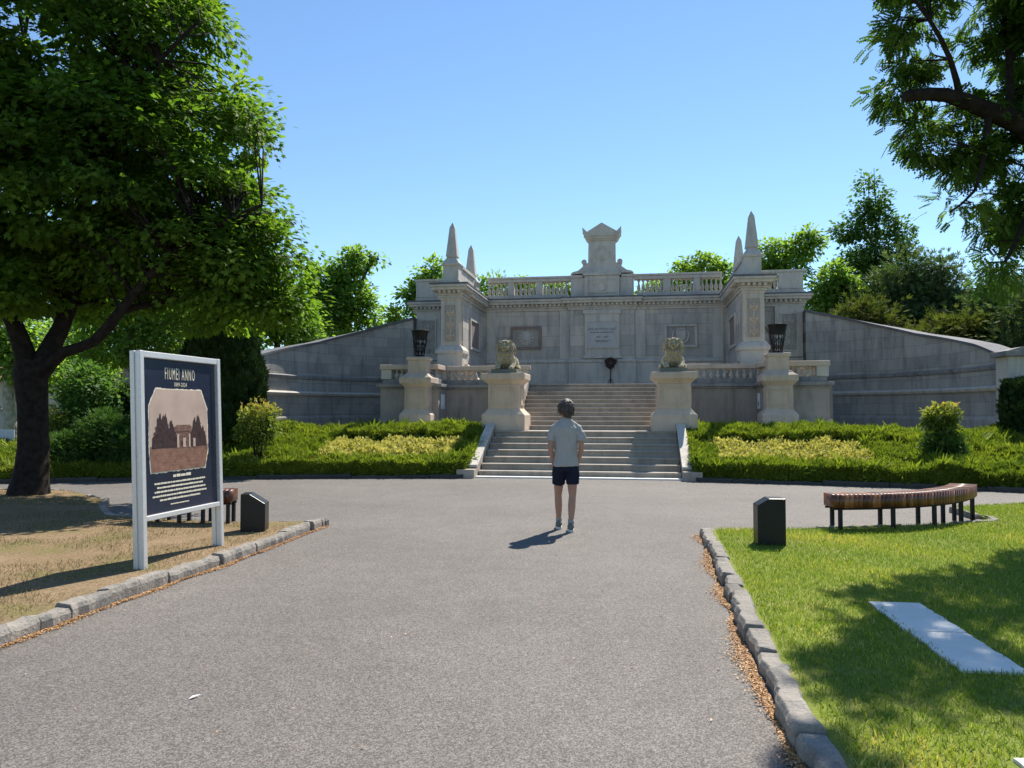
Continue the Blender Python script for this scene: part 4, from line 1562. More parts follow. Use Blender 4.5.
# ------------------------------------------------------------------ pylons with obelisks
def pylon():
    u, v = -4.98, 7.0
    off = (0, 0, 0)
    t = mon('pylon', u, v, Z2, 'carved stone pylon crowned by two obelisks, left of the memorial wall', 'pylon', 'pylons flanking the memorial wall')
    Z = lambda z: z - Z2
    mb = MB()
    mb.frus(0, .36, [(Z(2.47), .47, .45), (Z(2.62), .47, .45), (Z(2.63), .43, .42), (Z(3.52), .43, .42), (Z(3.56), .48, .47), (Z(3.66), .48, .47), (Z(3.72), .44, .43), (Z(3.80), .38, .37), (Z(3.82), .36, .355)])
    mb.build('base', M['smooth'], t, bevel=.008)
    mb = MB()
    mb.frus(0, .36, [(Z(3.822), .335, .34), (Z(5.36), .325, .335), (Z(5.38), .36, .37), (Z(5.45), .37, .38)])
    mb.build('shaft', M['smooth'], t, bevel=.006)
    mb = MB()
    for (a, b_, c, d) in ((-.23, .23, 3.93, 3.965), (-.23, .23, 5.215, 5.25), (-.23, -.195, 3.965, 5.215), (.195, .23, 3.965, 5.215)):
        mb.box(a, b_, .005, .027, Z(c), Z(d))
    scrolls(mb, 0, .008, Z(4.0), Z(5.18), .165, 0, .019)
    for s in (-1, 1):
        for (a, b_, c, d) in ((.12, .60, 3.93, 3.965), (.12, .60, 5.215, 5.25), (.12, .155, 3.965, 5.215), (.565, .60, 3.965, 5.215)):
            mb.box(s * .325, s * .352, a, b_, Z(c), Z(d))
    cpn = mb.build('carved_panel', M['warm'], t, uv=False)
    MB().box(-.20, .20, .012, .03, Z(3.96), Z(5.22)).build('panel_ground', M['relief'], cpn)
    for s in (-1, 1):
        MB().box(s * .372, s * .387, 1.5, 3.0, Z(3.9), Z(4.85)).build('side_panel', M['red'], t, bevel=.004)
        fm = MB()
        for (a, b_, c, d) in ((1.40, 3.10, 3.80, 3.895), (1.40, 3.10, 4.855, 4.95), (1.40, 1.495, 3.895, 4.855), (3.005, 3.10, 3.895, 4.855)):
            fm.box(s * .372, s * .43, a, b_, Z(c), Z(d))
        fm.build('side_panel_frame', M['smooth'], t, bevel=.008)
    mb = MB()
    dm = MB()
    for (z0, z1, q) in CR + [(5.60, 5.70, .06)]:
        mb.box(-.37 - q, .37 + q, -.0 - q, .749, Z(z0), Z(z1))
    for x in np.arange(-.34, .36, .17):
        dm.box(x - .045, x + .045, -.18, -.061, Z(5.602), Z(5.695))
    mb.build('cornice', M['smooth'], t, bevel=.008)
    dm.build('dentils', M['smooth'], t)
    MB().box(-.37 - .3, .37 + .3, -.3, .798, Z(5.884), Z(5.94)).build('flashing', M['lead'], t)
    mb = MB()
    mb.box(-.20, .20, .62, 3.0, Z(5.941), Z(6.58))
    mb.box(-.25, .25, .62, 3.0, Z(6.581), Z(6.70))
    mb.build('parapet', M['smooth'], t, bevel=.01)
    for y0, dz in ((.33, 0), (3.4, -.12)):
        Z = lambda z, dz=dz: z - Z2 + (dz if z > 6.1 else 0)
        mb = MB()
        mb.frus(0, y0, [(Z(5.943), .31), (Z(6.06), .31), (Z(6.07), .265), (Z(6.56), .265), (Z(6.57), .30), (Z(6.64), .32), (Z(6.66), .29), (Z(6.74), .24), (Z(6.80), .19), (Z(6.86), .165)])
        ob = mb.build('obelisk', M['smooth'], t, bevel=.006)
        mb = MB()
        mb.frus(0, y0, [(Z(6.862), .15), (Z(6.92), .20), (Z(6.95), .19), (Z(7.92), .09), (Z(8.10), .012)])
        mb.build('obelisk_needle', M['smooth'], ob, bevel=.004)
    # scrolled console at the foot, towards the stairs
    return t


pyl = pylon()
pyr = copy_tree(pyl)
pyr.location = (*glob(4.98, 7.0), Z2)
pyr['label'] = 'carved stone pylon crowned by two obelisks, right of the memorial wall'
for s, root in ((-1, pyl), (1, pyr)):
    q = -s
    mb = MB()
    mb.prism([(q * .45, 0), (q * .95, 0), (q * .98, .16), (q * .86, .30), (q * .80, .48), (q * .66, .56), (q * .55, .72), (q * .45, .74)], .25, .52, 'y')
    mb.tube([(q * .80 + .10 * math.cos(a), .235, .26 + .10 * math.sin(a)) for a in np.linspace(0, 5.5, 12)], .028, 6)
    mb.tube([(q * .74 + .07 * math.cos(a), .235, .52 + .07 * math.sin(a)) for a in np.linspace(0, 5.5, 12)], .024, 6)
    mb.build('scroll_console', M['warm'], root, bevel=.01)

# ------------------------------------------------------------------ curved wing walls
def wing(s):
    side = 'left' if s < 0 else 'right'
    off = (s * 7.34, VB, 1.0)
    t = mon('wing_wall', *off, 'long curved %s wing wall of grey stone blocks with a sloping top' % side, 'wall', 'curved wing walls')
    a, b_, vc, u0 = 3.6, 6.5, 4.0, 7.3
    TT = np.linspace(0, math.pi / 2, 49)
    arc = np.zeros(len(TT))
    cu, cv = u0 + a * np.sin(TT), vc + b_ * np.cos(TT)
    arc[1:] = np.cumsum(np.hypot(np.diff(cu), np.diff(cv)))
    Ltot = arc[-1]
    top = np.interp(arc / Ltot, [0, .12, .28, .5, .68, .85, 1.0], [5.17, 4.93, 4.52, 4.02, 3.72, 3.42, 3.06])

    def sweep(name, prof, mat, uvm=False, par=None):
        """prof: list of functions/values (outset towards the viewer, z) closed ring"""
        vs, fs, uv = [], [], []
        for i, tt in enumerate(TT):
            nu, nv = math.sin(tt) / a, math.cos(tt) / b_
            l = math.hypot(nu, nv)
            nu, nv = nu / l, nv / l
            for (o_, z) in prof(i):
                # outset: inside of the ellipse is the viewer's side
                vs.append((s * (cu[i] - nu * o_) - off[0], cv[i] - nv * o_ - off[1], z - off[2]))
                uv.append((arc[i], z))
        m = len(prof(0))
        for i in range(len(TT) - 1):
            for k in range(m):
                p, q = i * m + k, i * m + (k + 1) % m
                fs.append((p, q, q + m, p + m))
        fs.append(tuple(range(m)))
        fs.append(tuple((len(TT) - 1) * m + k for k in range(m - 1, -1, -1)))
        mb = MB().add(vs, fs)
        o = mb.build(name, mat, par or t, recalc=False, uv=False)
        me = o.data
        bm = bmesh.new()
        bm.from_mesh(me)
        bmesh.ops.recalc_face_normals(bm, faces=bm.faces)
        bm.to_mesh(me)
        bm.free()
        ul = me.uv_layers.new(name='UVMap')
        for l in me.loops: ul.data[l.index].uv = uv[l.vertex_index]
        return o
    sweep('wall', lambda i: [(0, 0.4), (0, top[i]), (-.55, top[i]), (-.55, 0.4)], M['wing'])
    sweep('coping', lambda i: [(.06, top[i] + .002), (.06, top[i] + .085), (-.62, top[i] + .07), (-.62, top[i] + .002)], M['lead'])
    sweep('string_course', lambda i: [(.001, 2.72), (.05, 2.74), (.07, 2.83), (.03, 2.86), (.001, 2.87)], M['cap'])
    sweep('string_course', lambda i: [(.06, 2.12), (.13, 2.16), (.16, 2.23), (.11, 2.28), (.001, 2.30), (.001, 2.1)], M['smooth'])
    sweep('plinth', lambda i: [(.05, 0.4), (.05, 2.115), (.001, 2.119), (.001, .4)], M['wing'])
    sweep('footing', lambda i: [(.13, 0.4), (.13, 1.36), (.10, 1.42), (.051, 1.43), (.051, .4)], M['wing'])
    # end pier
    mb = MB()
    x0, x1 = 10.78, 12.35
    mb.box(s * x0 - off[0], s * x1 - off[0], 3.30 - VB, 3.99 - VB, -.6, 2.02)
    mb.box(s * (x0 - .1) - off[0], s * (x1 + .1) - off[0], 3.22 - VB, 3.995 - VB, -.6, .36)
    mb.build('end_pier', M['smooth'], t, bevel=.01)
    mb = MB()
    mb.box(s * (x0 - .12) - off[0], s * (x1 + .12) - off[0], 3.18 - VB, 4.02 - VB, 2.022, 2.16)
    mb.prism([(s * (x0 - .05) - off[0], 2.162), (s * (x1 + .05) - off[0], 2.162), (s * (x1 - .3) - off[0], 2.26), (s * (x0 + .3) - off[0], 2.26)], 3.25 - VB, 3.95 - VB, 'y')
    mb.build('pier_cap', M['cap'], t, bevel=.012)


wing(-1)
wing(1)

# faded wreath on a stand by the plaque
t = mon('wreath_on_stand', .32, VB - .55, Z2, 'dark withered wreath on a thin stand before the inscription', 'wreath')
mb = MB()
mb.tube([(0, 0, 0), (0, .02, .75)], .018, 6)
mb.tube([(0, .02, .35), (-.18, .10, 0)], .012, 5)
mb.tube([(0, .02, .35), (.18, .10, 0)], .012, 5)
mb.build('stand', M['iron'], t, uv=False)
mb = MB()
rr = random.Random(2)
for k in range(150):
    a = 2 * math.pi * k / 150
    r = rr.uniform(.06, .18)
    c = Vector((r * math.cos(a) * (1.15 if math.sin(a) > 0 else .9), 0, .92 + r * 1.1 * math.sin(a)))
    d = Vector((rr.uniform(-1, 1), rr.uniform(-.6, .6), rr.uniform(-1, 1))).normalized() * rr.uniform(.06, .12)
    mb.tube([c - d * .3, c + d * .3, c + d], [.022, .028, .003], 5)
mb.build('withered_leaves', plain('withered_leaves', (0.05, 0.03, 0.026), 0.8, var=.4), t, uv=False)

# ------------------------------------------------------------------ sign board on the verge
A, B_ = Vector((-3.565, 7.45, .08)), Vector((-3.315, 8.75, .08))
dirv = (B_ - A)
W = dirv.length
ang = math.atan2(dirv.y, dirv.x)
t = empty('information_board', (A.x, A.y, .08), ang)
t.rotation_euler = (R(-2.3), 0, ang)
tag(t, 'tall navy information board with a sepia photograph in an aluminium frame on the dry verge', 'sign')
HT = 2.11
for x in (0.0, W):
    mb = MB()
    mb.box(x - .030, x + .030, -.058, -.010, -.06, HT)
    mb.box(x - .030, x + .030, .010, .058, -.06, HT)
    mb.box(x - .018, x + .018, -.012, .012, -.06, HT - .005)
    mb.build('post', M['alu'], t, bevel=.006)
for za, zb in ((HT - .065, HT - .002), (.45, .50)):
    MB().box(.031, W - .031, -.055, .055, za, zb).build('frame_bar', M['alu'], t, bevel=.006)
MB().box(.032, W - .032, -.02, .02, .501, HT - .066).build('poster', M['navy'], t)
# printed picture: sepia photograph with clipped corners and a deckled edge
fy = -.0215
x0, x1, z0, z1 = .14, W - .20, .93, 1.74
cl = .11


def deck(pts, amp=.006, step=.03):
    out = []
    rr = random.Random(9)
    n = len(pts)
    for i in range(n):
        a, b_ = Vector(pts[i]), Vector(pts[(i + 1) % n])
        k = max(1, int((b_ - a).length / step))
        for j in range(k):
            p = a + (b_ - a) * j / k
            out.append((p.x + rr.uniform(-amp, amp), p.y + rr.uniform(-amp, amp)))
    return out


octa = [(x0 + .02, z0 - .02), (x1 - .06, z0 - .02), (x1, z0 + cl + .06), (x1, z1 - cl - .1), (x1 - cl, z1), (x0 + cl, z1), (x0, z1 - cl - .06), (x0, z0 + .16)]
MB().prism(deck([(p[0] + (.012 if p[0] > W / 2 else -.012), p[1] + (.012 if p[1] > 1.3 else -.012)) for p in octa], .005), fy, -.0205, 'y').build('print_border', M['cream'], t, recalc=True)
pic = MB().prism(octa, fy - .002, fy - .0005, 'y').build('print_sky', M['sepia_sky'], t)
hz = z0 + .225
MB().prism([(x0 + .02, z0 - .02), (x1 - .06, z0 - .02), (x1 - .002, z0 + cl + .06), (x1 - .002, hz), (x0 + .002, hz + .01), (x0 + .002, z0 + .16)], fy - .0035, fy - .0025, 'y').build('print_ground', M['sepia_ground'], t)


def crown_outline(xa, xb, zb, zt, seed):
    rr = random.Random(seed)
    pts = [(xa, zb), (xb, zb)]
    n = 60
    for k in range(n + 1):
        q = 1 - k / n
        e = math.sin(math.pi * min(1, max(0, q))) ** .5 * (.78 + .22 * math.sin(q * 17 + seed) * math.sin(q * 7.3))
        pts.append((xa + (xb - xa) * q + rr.uniform(-.006, .006), zb + (zt - zb) * e * rr.uniform(.80, 1.0) + .01))
    return pts


rr = random.Random(77)
for xa, xb, zt, sd in ((x0 + .03, x0 + .44, hz + .40, 3), (x1 - .36, x1 - .02, hz + .36, 8)):
    pt = MB().prism(crown_outline(xa, xb, hz - .01, zt, sd), fy - .0055, fy - .0045, 'y').build('print_trees', M['sepia_dark'], t)
    fl = MB()
    for k in range(90):
        q = rr.random()
        x = xa + (xb - xa) * (.06 + .88 * q)
        z = hz + (zt - hz) * .72 * math.sin(math.pi * (.06 + .88 * q)) ** .5 * rr.random()
        w_, h_ = rr.uniform(.005, .016), rr.uniform(.006, .02)
        fl.prism([(x - w_, z), (x, z - h_), (x + w_, z + .3 * h_), (x + .2 * w_, z + h_)], fy - .0062, fy - .0056, 'y')
    fl.build('print_foliage', M['sepia_foliage'], pt, uv=False)
gm = MB()
for k in range(60):
    x, z = rr.uniform(x0 + .05, x1 - .1), rr.uniform(z0 + .02, hz - .02)
    gm.box(x - rr.uniform(.02, .09), x + rr.uniform(.02, .09), fy - .0042, fy - .0036, z, z + rr.uniform(.002, .007))
gm.build('print_path', M['sepia_path'], t, uv=False)
mb = MB()
mb.box(x0 + .40, x1 - .30, fy - .0044, fy - .0036, hz - .02, hz + .19)
mb.prism([(x0 + .38, hz + .19), (x1 - .28, hz + .19), (x1 - .33, hz + .22), (x0 + .43, hz + .22)], fy - .0044, fy - .0036, 'y')
pb_ = mb.build('print_building', M['sepia_mid'], t)
mb = MB()
for k in range(6):
    xx = x0 + .42 + k * (x1 - .32 - x0 - .42) / 6
    mb.box(xx, xx + .022, fy - .0058, fy - .0046, hz + .01, hz + .05 + .05 * (k % 2))
    mb.box(xx - .01, xx + .03, fy - .0058, fy - .0046, hz + .145, hz + .15)
mb.build('print_openings', M['sepia_dark'], pb_, uv=False)
mb = MB()
for (a, w_, h_) in ((.43, .035, .14), (.53, .05, .10), (.63, .03, .14), (.71, .04, .09)):
    mb.box(x0 + a, x0 + a + w_, fy - .0072, fy - .0062, hz - .015, hz - .015 + h_)
mb.build('print_pillars', M['sepia_sky'], t)
cxm = (x0 + x1) / 2 + .02
text_mesh('title_lettering', 'FIUMEI ANNO', .175, M['cream'], t, (cxm, -.0225, 1.845), (math.pi / 2, 0, 0), .38, .0008, 'CENTER', 1.3)
text_mesh('date_lettering', '1849-2024', .062, M['cream'], t, (cxm, -.0225, 1.775), (math.pi / 2, 0, 0), .75, .0008)
rr = random.Random(21)
LINES = [(a, b_, .785 - .042 * k, .019) for k, (a, b_) in enumerate(((.20, W - .26), (.24, W - .30), (.20, W - .26), (.17, W - .24), (.28, W - .36)))]
for a, b_, zl, hl in LINES + [(.50, W - .52, .84, .030), (.45, W - .55, .565, .012)]:
    tl = MB()
    dashes(tl, -.0225, a, b_, zl, hl, rr, .32)
    tl.build('text_line', M['cream'], t, uv=False)


# ------------------------------------------------------------------ black stelae
def stele(loc, rz, w, d, h, cut, side, label):
    t = MB()
    if side > 0:   # slant on the left
        pr = [(-w / 2, 0), (w / 2, 0), (w / 2, h), (-w / 2 + cut, h), (-w / 2, h - cut * .6)]
    else:
        pr = [(-w / 2, 0), (w / 2, 0), (w / 2, h - cut * .65), (w / 2 - cut, h), (-w / 2, h)]
    t.prism([(p[0], p[1] - .05) for p in pr], -d / 2, d / 2, 'y')
    o = t.build('granite_stele', M['granite'], None, bevel=.006)
    o.location = loc
    o.rotation_euler = (0, 0, rz)
    return tag(o, label, 'stele', 'black granite stelae')


p = P(772.5, 540, 8.75)
stele((p.x, 8.85, .085), R(-6), .31, .25, .575, .13, 1, 'short black granite stele with a slanted top on the green lawn')
p = P(252, 528, 9.75)
stele((p.x, 9.85, .085), R(8), .30, .28, .52, .19, -1, 'short black granite stele with a slanted top beside the information board')


# ------------------------------------------------------------------ curved benches
def bench(c, a0, a1, name, label):
    t = empty(name, (c[0], c[1], 0.085))
    tag(t, label, 'bench', 'curved slatted benches')
    r0, r1 = 2.90, 3.25
    n = int(abs(a1 - a0) * r1 / .062)
    V, F, rn = [], [], []
    for k in range(n):
        aa = a0 + (a1 - a0) * (k + .06) / n
        ab = a0 + (a1 - a0) * (k + .94) / n
        dz = RNG.normal() * .0015
        for (r_a, r_b, z0, z1) in ((r0, r1, .285 + dz, .445 + dz),):
            b0 = len(V)
            for z in (z0, z1):
                for (r_, a_) in ((r_a, aa), (r_b, aa), (r_b, ab), (r_a, ab)):
                    V.append((r_ * math.cos(a_), r_ * math.sin(a_), z))
            q = [(0, 3, 2, 1), (4, 5, 6, 7), (0, 1, 5, 4), (1, 2, 6, 5), (2, 3, 7, 6), (3, 0, 4, 7)]
            F += [i + b0 for fc in q for i in fc]
            rn += [RNG.random()] * 8
    np_mesh('seat_slats', np.array(V), np.array(F), 4, M['bench_wood'], t, np.array(rn))
    fb = MB()
    for r_ in (r0 + .06, r1 - .06):
        fb.tube([(r_ * math.cos(a), r_ * math.sin(a), .268) for a in np.linspace(a0, a1, 30)], .016, 6)
    fb.build('frame_rail', M['iron'], t, uv=False)
    for k in range(5):
        a = a0 + (a1 - a0) * (.03 + .94 * k / 4)
        for r_ in (r0 + .06, r1 - .06):
            x, y = r_ * math.cos(a), r_ * math.sin(a)
            MB().box(x - .022, x + .022, y - .022, y + .022, -.085, .27).build('leg', M['iron'], t, uv=False)
    return t


bench((4.06, 13.05), R(-89.5), R(-33), 'curved_bench', 'curved brown slatted bench on black legs beside the green lawn')
bench((-3.95, 13.62), R(-113), R(-87), 'curved_bench', 'curved brown slatted bench half hidden behind the information board')


# ------------------------------------------------------------------ person
t = empty('person', (0.72, 10.32, 0.0))
tag(t, 'person seen from behind in grey t-shirt and dark shorts, hands in pockets', 'person')


def capsule(mb, pts, rad, seg=14, flat=None):
    mb.tube(pts, rad, seg)
    for p, r in zip(pts, rad): mb.ball(p, r * .995, seg=seg, rings=8)


def loft(mb, rings, seg=22):
    """rings: (cx, cy, z, rx, ry)"""
    vs, fs = [], []
    for (cx, cy, z, rx, ry) in rings:
        for k in range(seg):
            a = 2 * math.pi * k / seg
            vs.append((cx + rx * math.cos(a), cy + ry * math.sin(a), z))
    n = len(rings)
    for i in range(n - 1):
        for k in range(seg):
            p, q = i * seg + k, i * seg + (k + 1) % seg
            fs.append((p, q, q + seg, p + seg))
    mb.add(vs, fs, True)
    mb.add(vs[:seg], [tuple(range(seg - 1, -1, -1))])
    mb.add(vs[-seg:], [tuple(range(seg))])


t.scale = (.93, .96, 1.0)
LA, RA = (-.090, .20, .09), (.065, -.07, .09)      # ankles: left foot ahead
bd = MB()
loft(bd, [(0, .02, .80, .155, .11), (0, .02, .92, .165, .115), (0, .02, 1.05, .14, .10), (0, .02, 1.22, .16, .105), (0, .02, 1.36, .155, .092), (0, .02, 1.43, .11, .07), (0, .025, 1.49, .062, .062), (-.004, .04, 1.58, .056, .06)])
for s, an in ((-1, LA), (1, RA)):
    hip, knee = (s * .085, .02, .86), (s * .075 + an[0] * .3, an[1] * .55 + .045, .475)
    capsule(bd, [hip, ((hip[0] + knee[0]) / 2, (hip[1] + knee[1]) / 2, .67), knee], [.092, .078, .054])
    cal = (knee[0] * .5 + an[0] * .5, knee[1] * .5 + an[1] * .5 - .012, .34)
    capsule(bd, [knee, cal, (an[0], an[1], .11), (an[0], an[1], .07)], [.053, .056, .034, .036])
    bd.ball((an[0], an[1] + .06, .045), (.04, .11, .035))
    sh, el, wr = (s * .165, .02, 1.375), (s * .228, -.035, 1.13), (s * .178, .06, .90)
    capsule(bd, [sh, el], [.045, .040], 12)
    capsule(bd, [el, wr], [.042, .028], 12)
    bd.ball((s * .165, .09, .85), (.03, .045, .055))
# head, turned to the left
HM = Matrix.Rotation(R(52), 3, 'Z') @ Matrix.Rotation(R(4), 3, 'X')
hc = Vector((-.008, .035, 1.645))
bd.ball(hc + HM @ Vector((0, -.005, .01)), (.076, .097, .105), HM)
bd.ball(hc + HM @ Vector((0, .045, -.055)), (.052, .052, .06), HM)
bd.ball(hc + HM @ Vector((0, .098, -.02)), (.013, .022, .024), HM)
bd.ball(hc + HM @ Vector((0, .088, -.062)), (.024, .014, .010), HM)
bd.ball(hc + HM @ Vector((0, .082, .018)), (.052, .02, .014), HM)
for s in (-1, 1): bd.ball(hc + HM @ Vector((s * .078, -.005, -.01)), (.01, .02, .032), HM)
body = bd.build('body', M['skin'], t, recalc=False, uv=False, remesh=.009, smooth_it=3)
hb = MB()
hb.ball(hc + HM @ Vector((0, -.020, .028)), (.080, .096, .098), HM)
hb.ball(hc + HM @ Vector((0, -.066, -.055)), (.070, .050, .120), HM)
hb.ball(hc + HM @ Vector((-.062, -.045, -.035)), (.030, .050, .095), HM)
hb.ball(hc + HM @ Vector((.062, -.035, -.03)), (.032, .058, .085), HM)
rr = random.Random(6)
for k in range(260):
    a = rr.uniform(-2.5, 2.5)
    e = rr.uniform(-.6, 1.4)
    p = hc + HM @ Vector((.074 * math.sin(a) * math.cos(e), -.02 - .092 * math.cos(a) * math.cos(e), .028 + .095 * math.sin(e)))
    q = p + HM @ Vector((math.sin(a) * .022 + rr.uniform(-.012, .012), -math.cos(a) * .018 + rr.uniform(-.012, .012), -rr.uniform(.04, .13)))
    mid = (p + q) / 2 + HM @ Vector((math.sin(a) * .018, -math.cos(a) * .018, .006))
    hb.tube([p, mid, q + HM @ Vector((math.sin(a) * rr.uniform(0, .016), -math.cos(a) * rr.uniform(0, .014), 0))], [.007, .009, .002], 5)
hb.build('hair', M['hair'], t, recalc=False, uv=False, remesh=.0045, smooth_it=0)
gl = MB()
for s in (-1, 1):
    gl.ball(hc + HM @ Vector((s * .032, .098, .012)), (.028, .007, .021), HM)
    gl.tube([hc + HM @ Vector((s * .058, .096, .016)), hc + HM @ Vector((s * .082, .04, .014)), hc + HM @ Vector((s * .083, -.005, .006))], .0045, 6)
gl.build('sunglasses', M['glasses'], t, recalc=False, uv=False)
# t-shirt
sb = MB()
loft(sb, [(0, .015, .865, .187, .132), (0, .015, .90, .184, .130), (0, .02, 1.02, .168, .122), (0, .02, 1.15, .172, .122), (0, .015, 1.28, .178, .122), (0, .012, 1.37, .182, .112), (0, .015, 1.43, .150, .092), (0, .02, 1.475, .090, .074), (0, .025, 1.50, .068, .068)])
for s in (-1, 1):
    sb.tube([(s * .11, .02, 1.415), (s * .170, .015, 1.368), (s * .215, -.008, 1.28), (s * .232, -.018, 1.20)], [.046, .058, .060, .064], 14)
so = sb.build('shirt', M['shirt'], t, recalc=False, uv=False, remesh=.010, smooth_it=4)
folds = bpy.data.textures.new('cloth_folds', 'CLOUDS')
folds.noise_scale = 0.11
dm_ = so.modifiers.new('folds', 'DISPLACE')
dm_.texture = folds
dm_.texture_coords = 'LOCAL'
dm_.strength = 0.035
dm_.mid_level = 0.45
pb = MB()
loft(pb, [(0, .02, .80, .172, .125), (0, .02, .87, .172, .122), (0, .02, .95, .166, .118)])
for s, an in ((-1, LA), (1, RA)):
    pb.tube([(s * .085, .02, .86), (s * .088 + an[0] * .08, .03 + an[1] * .2, .74), (s * .090 + an[0] * .12, .035 + an[1] * .32, .625)], [.10, .10, .092], 16)
po = pb.build('shorts', M['shorts'], t, recalc=False, uv=False, remesh=.009, smooth_it=3)
dm_ = po.modifiers.new('folds', 'DISPLACE')
dm_.texture = folds
dm_.texture_coords = 'LOCAL'
dm_.strength = 0.025
dm_.mid_level = 0.4
for s, an in ((-1, LA), (1, RA)):
    tilt = .03 if s < 0 else .0
    sh = MB()
    sh.ball((an[0], an[1] - .015, .075), (.046, .062, .058))
    sh.ball((an[0], an[1] + .07, .062), (.048, .10, .042))
    sh.ball((an[0], an[1] + .145, .05), (.044, .06, .032))
    so = sh.build('shoe', M['shoe'], t, recalc=False, uv=False, remesh=.008, smooth_it=3)
    sl = MB()
    out = []
    for k in range(24):
        a = 2 * math.pi * k / 24
        out.append((an[0] + (.050 + .004 * math.sin(a)) * math.cos(a), an[1] + .062 + .150 * math.sin(a)))
    sl.prism(out, .001, .036, 'z')
    sl.build('sole', M['sole'], so, uv=False, bevel=.006)
    MB().lathe([(.10, .043), (.14, .044), (.165, .043)], an[0], an[1], 14).build('sock', M['sock'], t, uv=False)

# ------------------------------------------------------------------ trees
# big maple on the verge
D0 = 14.1
base = P(28, 491, D0)
base.z = 0.06
bz = (base.x, D0)
limbs = [
    [(base.x, D0, -.1, .40), (base.x, D0, .12, .34), (base.x + .02, D0, .5, .28), (base.x + .05, D0, 1.3, .25), (base.x + .05, D0, 2.1, .27), (base.x + .04, D0, 2.5, .28)],
    limb((34, 372, D0, .20), (20, 340, D0 - .2, .16), (2, 300, D0 - .5, .13), (-25, 240, D0 - 1, .14), (-45, 120, D0 - 1.4, .08), (-40, 20, D0 - 1.6, .04)),
    limb((40, 372, D0, .20), (62, 330, D0 + .2, .15), (78, 280, D0 + .4, .12), (82, 210, D0 + .5, .13), (100, 130, D0 + .4, .10), (126, 50, D0 + .3, .07), (140, -30, D0, .04)),
    limb((45, 372, D0, .15), (66, 352, D0 - .2, .10), (95, 340, D0 - .5, .095), (120, 312, D0 - .7, .085), (150, 275, D0 - .9, .07), (200, 235, D0 - 1.0, .06), (262, 205, D0 - 1.2, .03)),
    limb((82, 232, D0 + .5, .10), (90, 180, D0 + .2, .085), (118, 105, D0 - .6, .06), (160, 60, D0 - 1.2, .04), (200, 20, D0 - 1.5, .02)),
    limb((78, 285, D0 + .4, .12), (110, 215, D0 + 1.2, .09), (160, 150, D0 + 2.0, .06), (225, 110, D0 + 2.6, .03)),
    limb((66, 320, D0 + .2, .12), (40, 220, D0 + 1.5, .09), (20, 100, D0 + 2.2, .06), (30, 0, D0 + 2.4, .03)),
    limb((120, 312, D0 - .7, .08), (170, 300, D0 + .2, .05), (240, 290, D0 + .6, .03)),
    limb((10, 315, D0 - .4, .12), (-60, 250, D0 + 1, .08), (-140, 170, D0 + 1.5, .04)),
]
lobes = [L(55, 60, D0, 115, 100, 2.5), L(140, 40, D0 - .2, 74, 70, 1.8), L(188, 128, D0 + .3, 82, 58, 1.8), L(205, 210, D0, 68, 50, 1.6), L(115, 155, D0 - .5, 95, 80, 2.2),
         L(35, 190, D0 - .6, 100, 85, 2.4), L(228, 282, D0, 56, 34, 1.4), L(150, 245, D0 - .3, 75, 40, 1.6), L(-70, 120, D0, 130, 130, 2.8), L(70, -90, D0, 140, 100, 2.6),
         L(150, -45, D0, 62, 60, 1.7), L(40, 258, D0 + .6, 70, 34, 1.7), L(-60, 240, D0, 80, 50, 2.0), L(250, 135, D0, 30, 34, .8), L(276, 298, D0 + .2, 24, 26, .7), L(205, 20, D0, 20, 36, .7), L(15, 285, D0 - .8, 62, 26, 1.2), L(235, 316, D0 + .8, 60, 18, 1.0), L(55, 284, D0 + 1.4, 70, 34, 1.3), L(-5, 305, D0 - 1, 44, 26, 1.0), L(130, 285, D0 + 1.0, 50, 30, 1.1), L(240, 205, D0 - .2, 36, 34, 1.0), L(268, 258, D0, 30, 34, .9), L(285, 312, D0 + .2, 26, 18, .7), L(235, 250, D0 - .6, 40, 34, 1.0), L(150, 255, D0 + 2.0, 80, 34, 1.2), L(230, 248, D0 + 2.0, 40, 32, 1.0)]
tree('maple_tree', 'large dark maple tree with a thick forked trunk on the dry verge', None, (base.x, D0, 0.085), limbs, lobes, 1150, 112, .48, .122, T_maple(), M['leaf_maple'], M['bark'], lo=.5, flat=.45, droop=.35, twig=.014)

# pagoda tree overhead on the right: the trunk stands out of the frame
D1 = 10.5
tx = 9.4
limbs = [
    [(tx, 10.6, -.1, .42), (tx, 10.6, .3, .34), (tx - .05, 10.6, 2.0, .30), (tx - .2, 10.5, 3.6, .27)],
    [(tx - .2, 10.5, 3.6, .24), (tx - .9, 10.3, 4.9, .19), (*P(1060, 150, 10.1), .16), (*P(1024, 128, 10.0), .145), (*P(985, 112, 10.0), .115), (*P(945, 97, 10.0), .09), (*P(915, 96, 10.0), .075), (*P(904, 97, 10.0), .066)],
    [(tx - .2, 10.5, 3.6, .2), (tx - .3, 10.2, 5.9, .16), (tx - 1.2, 9.6, 7.8, .10), (6.8, 9.2, 8.2, .06), (4.6, 9.2, 8.3, .03)],
    [(*P(990, 114, 10.0), .05), (*P(985, 150, 9.9), .035), (*P(975, 190, 9.8), .02), (*P(950, 212, 9.7), .012)],
    [(*P(960, 100, 10.0), .05), (*P(950, 60, 9.8), .035), (*P(930, 20, 9.6), .025), (*P(900, -20, 9.4), .015)],
    [(*P(1040, 140, 10.1), .07), (*P(1030, 210, 10.0), .045), (*P(1005, 262, 9.9), .02)],
    [(*P(1010, 122, 10.0), .06), (*P(1010, 60, 10.2), .04), (*P(1000, -10, 10.3), .02)],
    [(tx - .3, 10.2, 5.9, .14), (tx - 1.6, 9.0, 6.8, .08), (7.6, 8.4, 7.3, .04)],
]
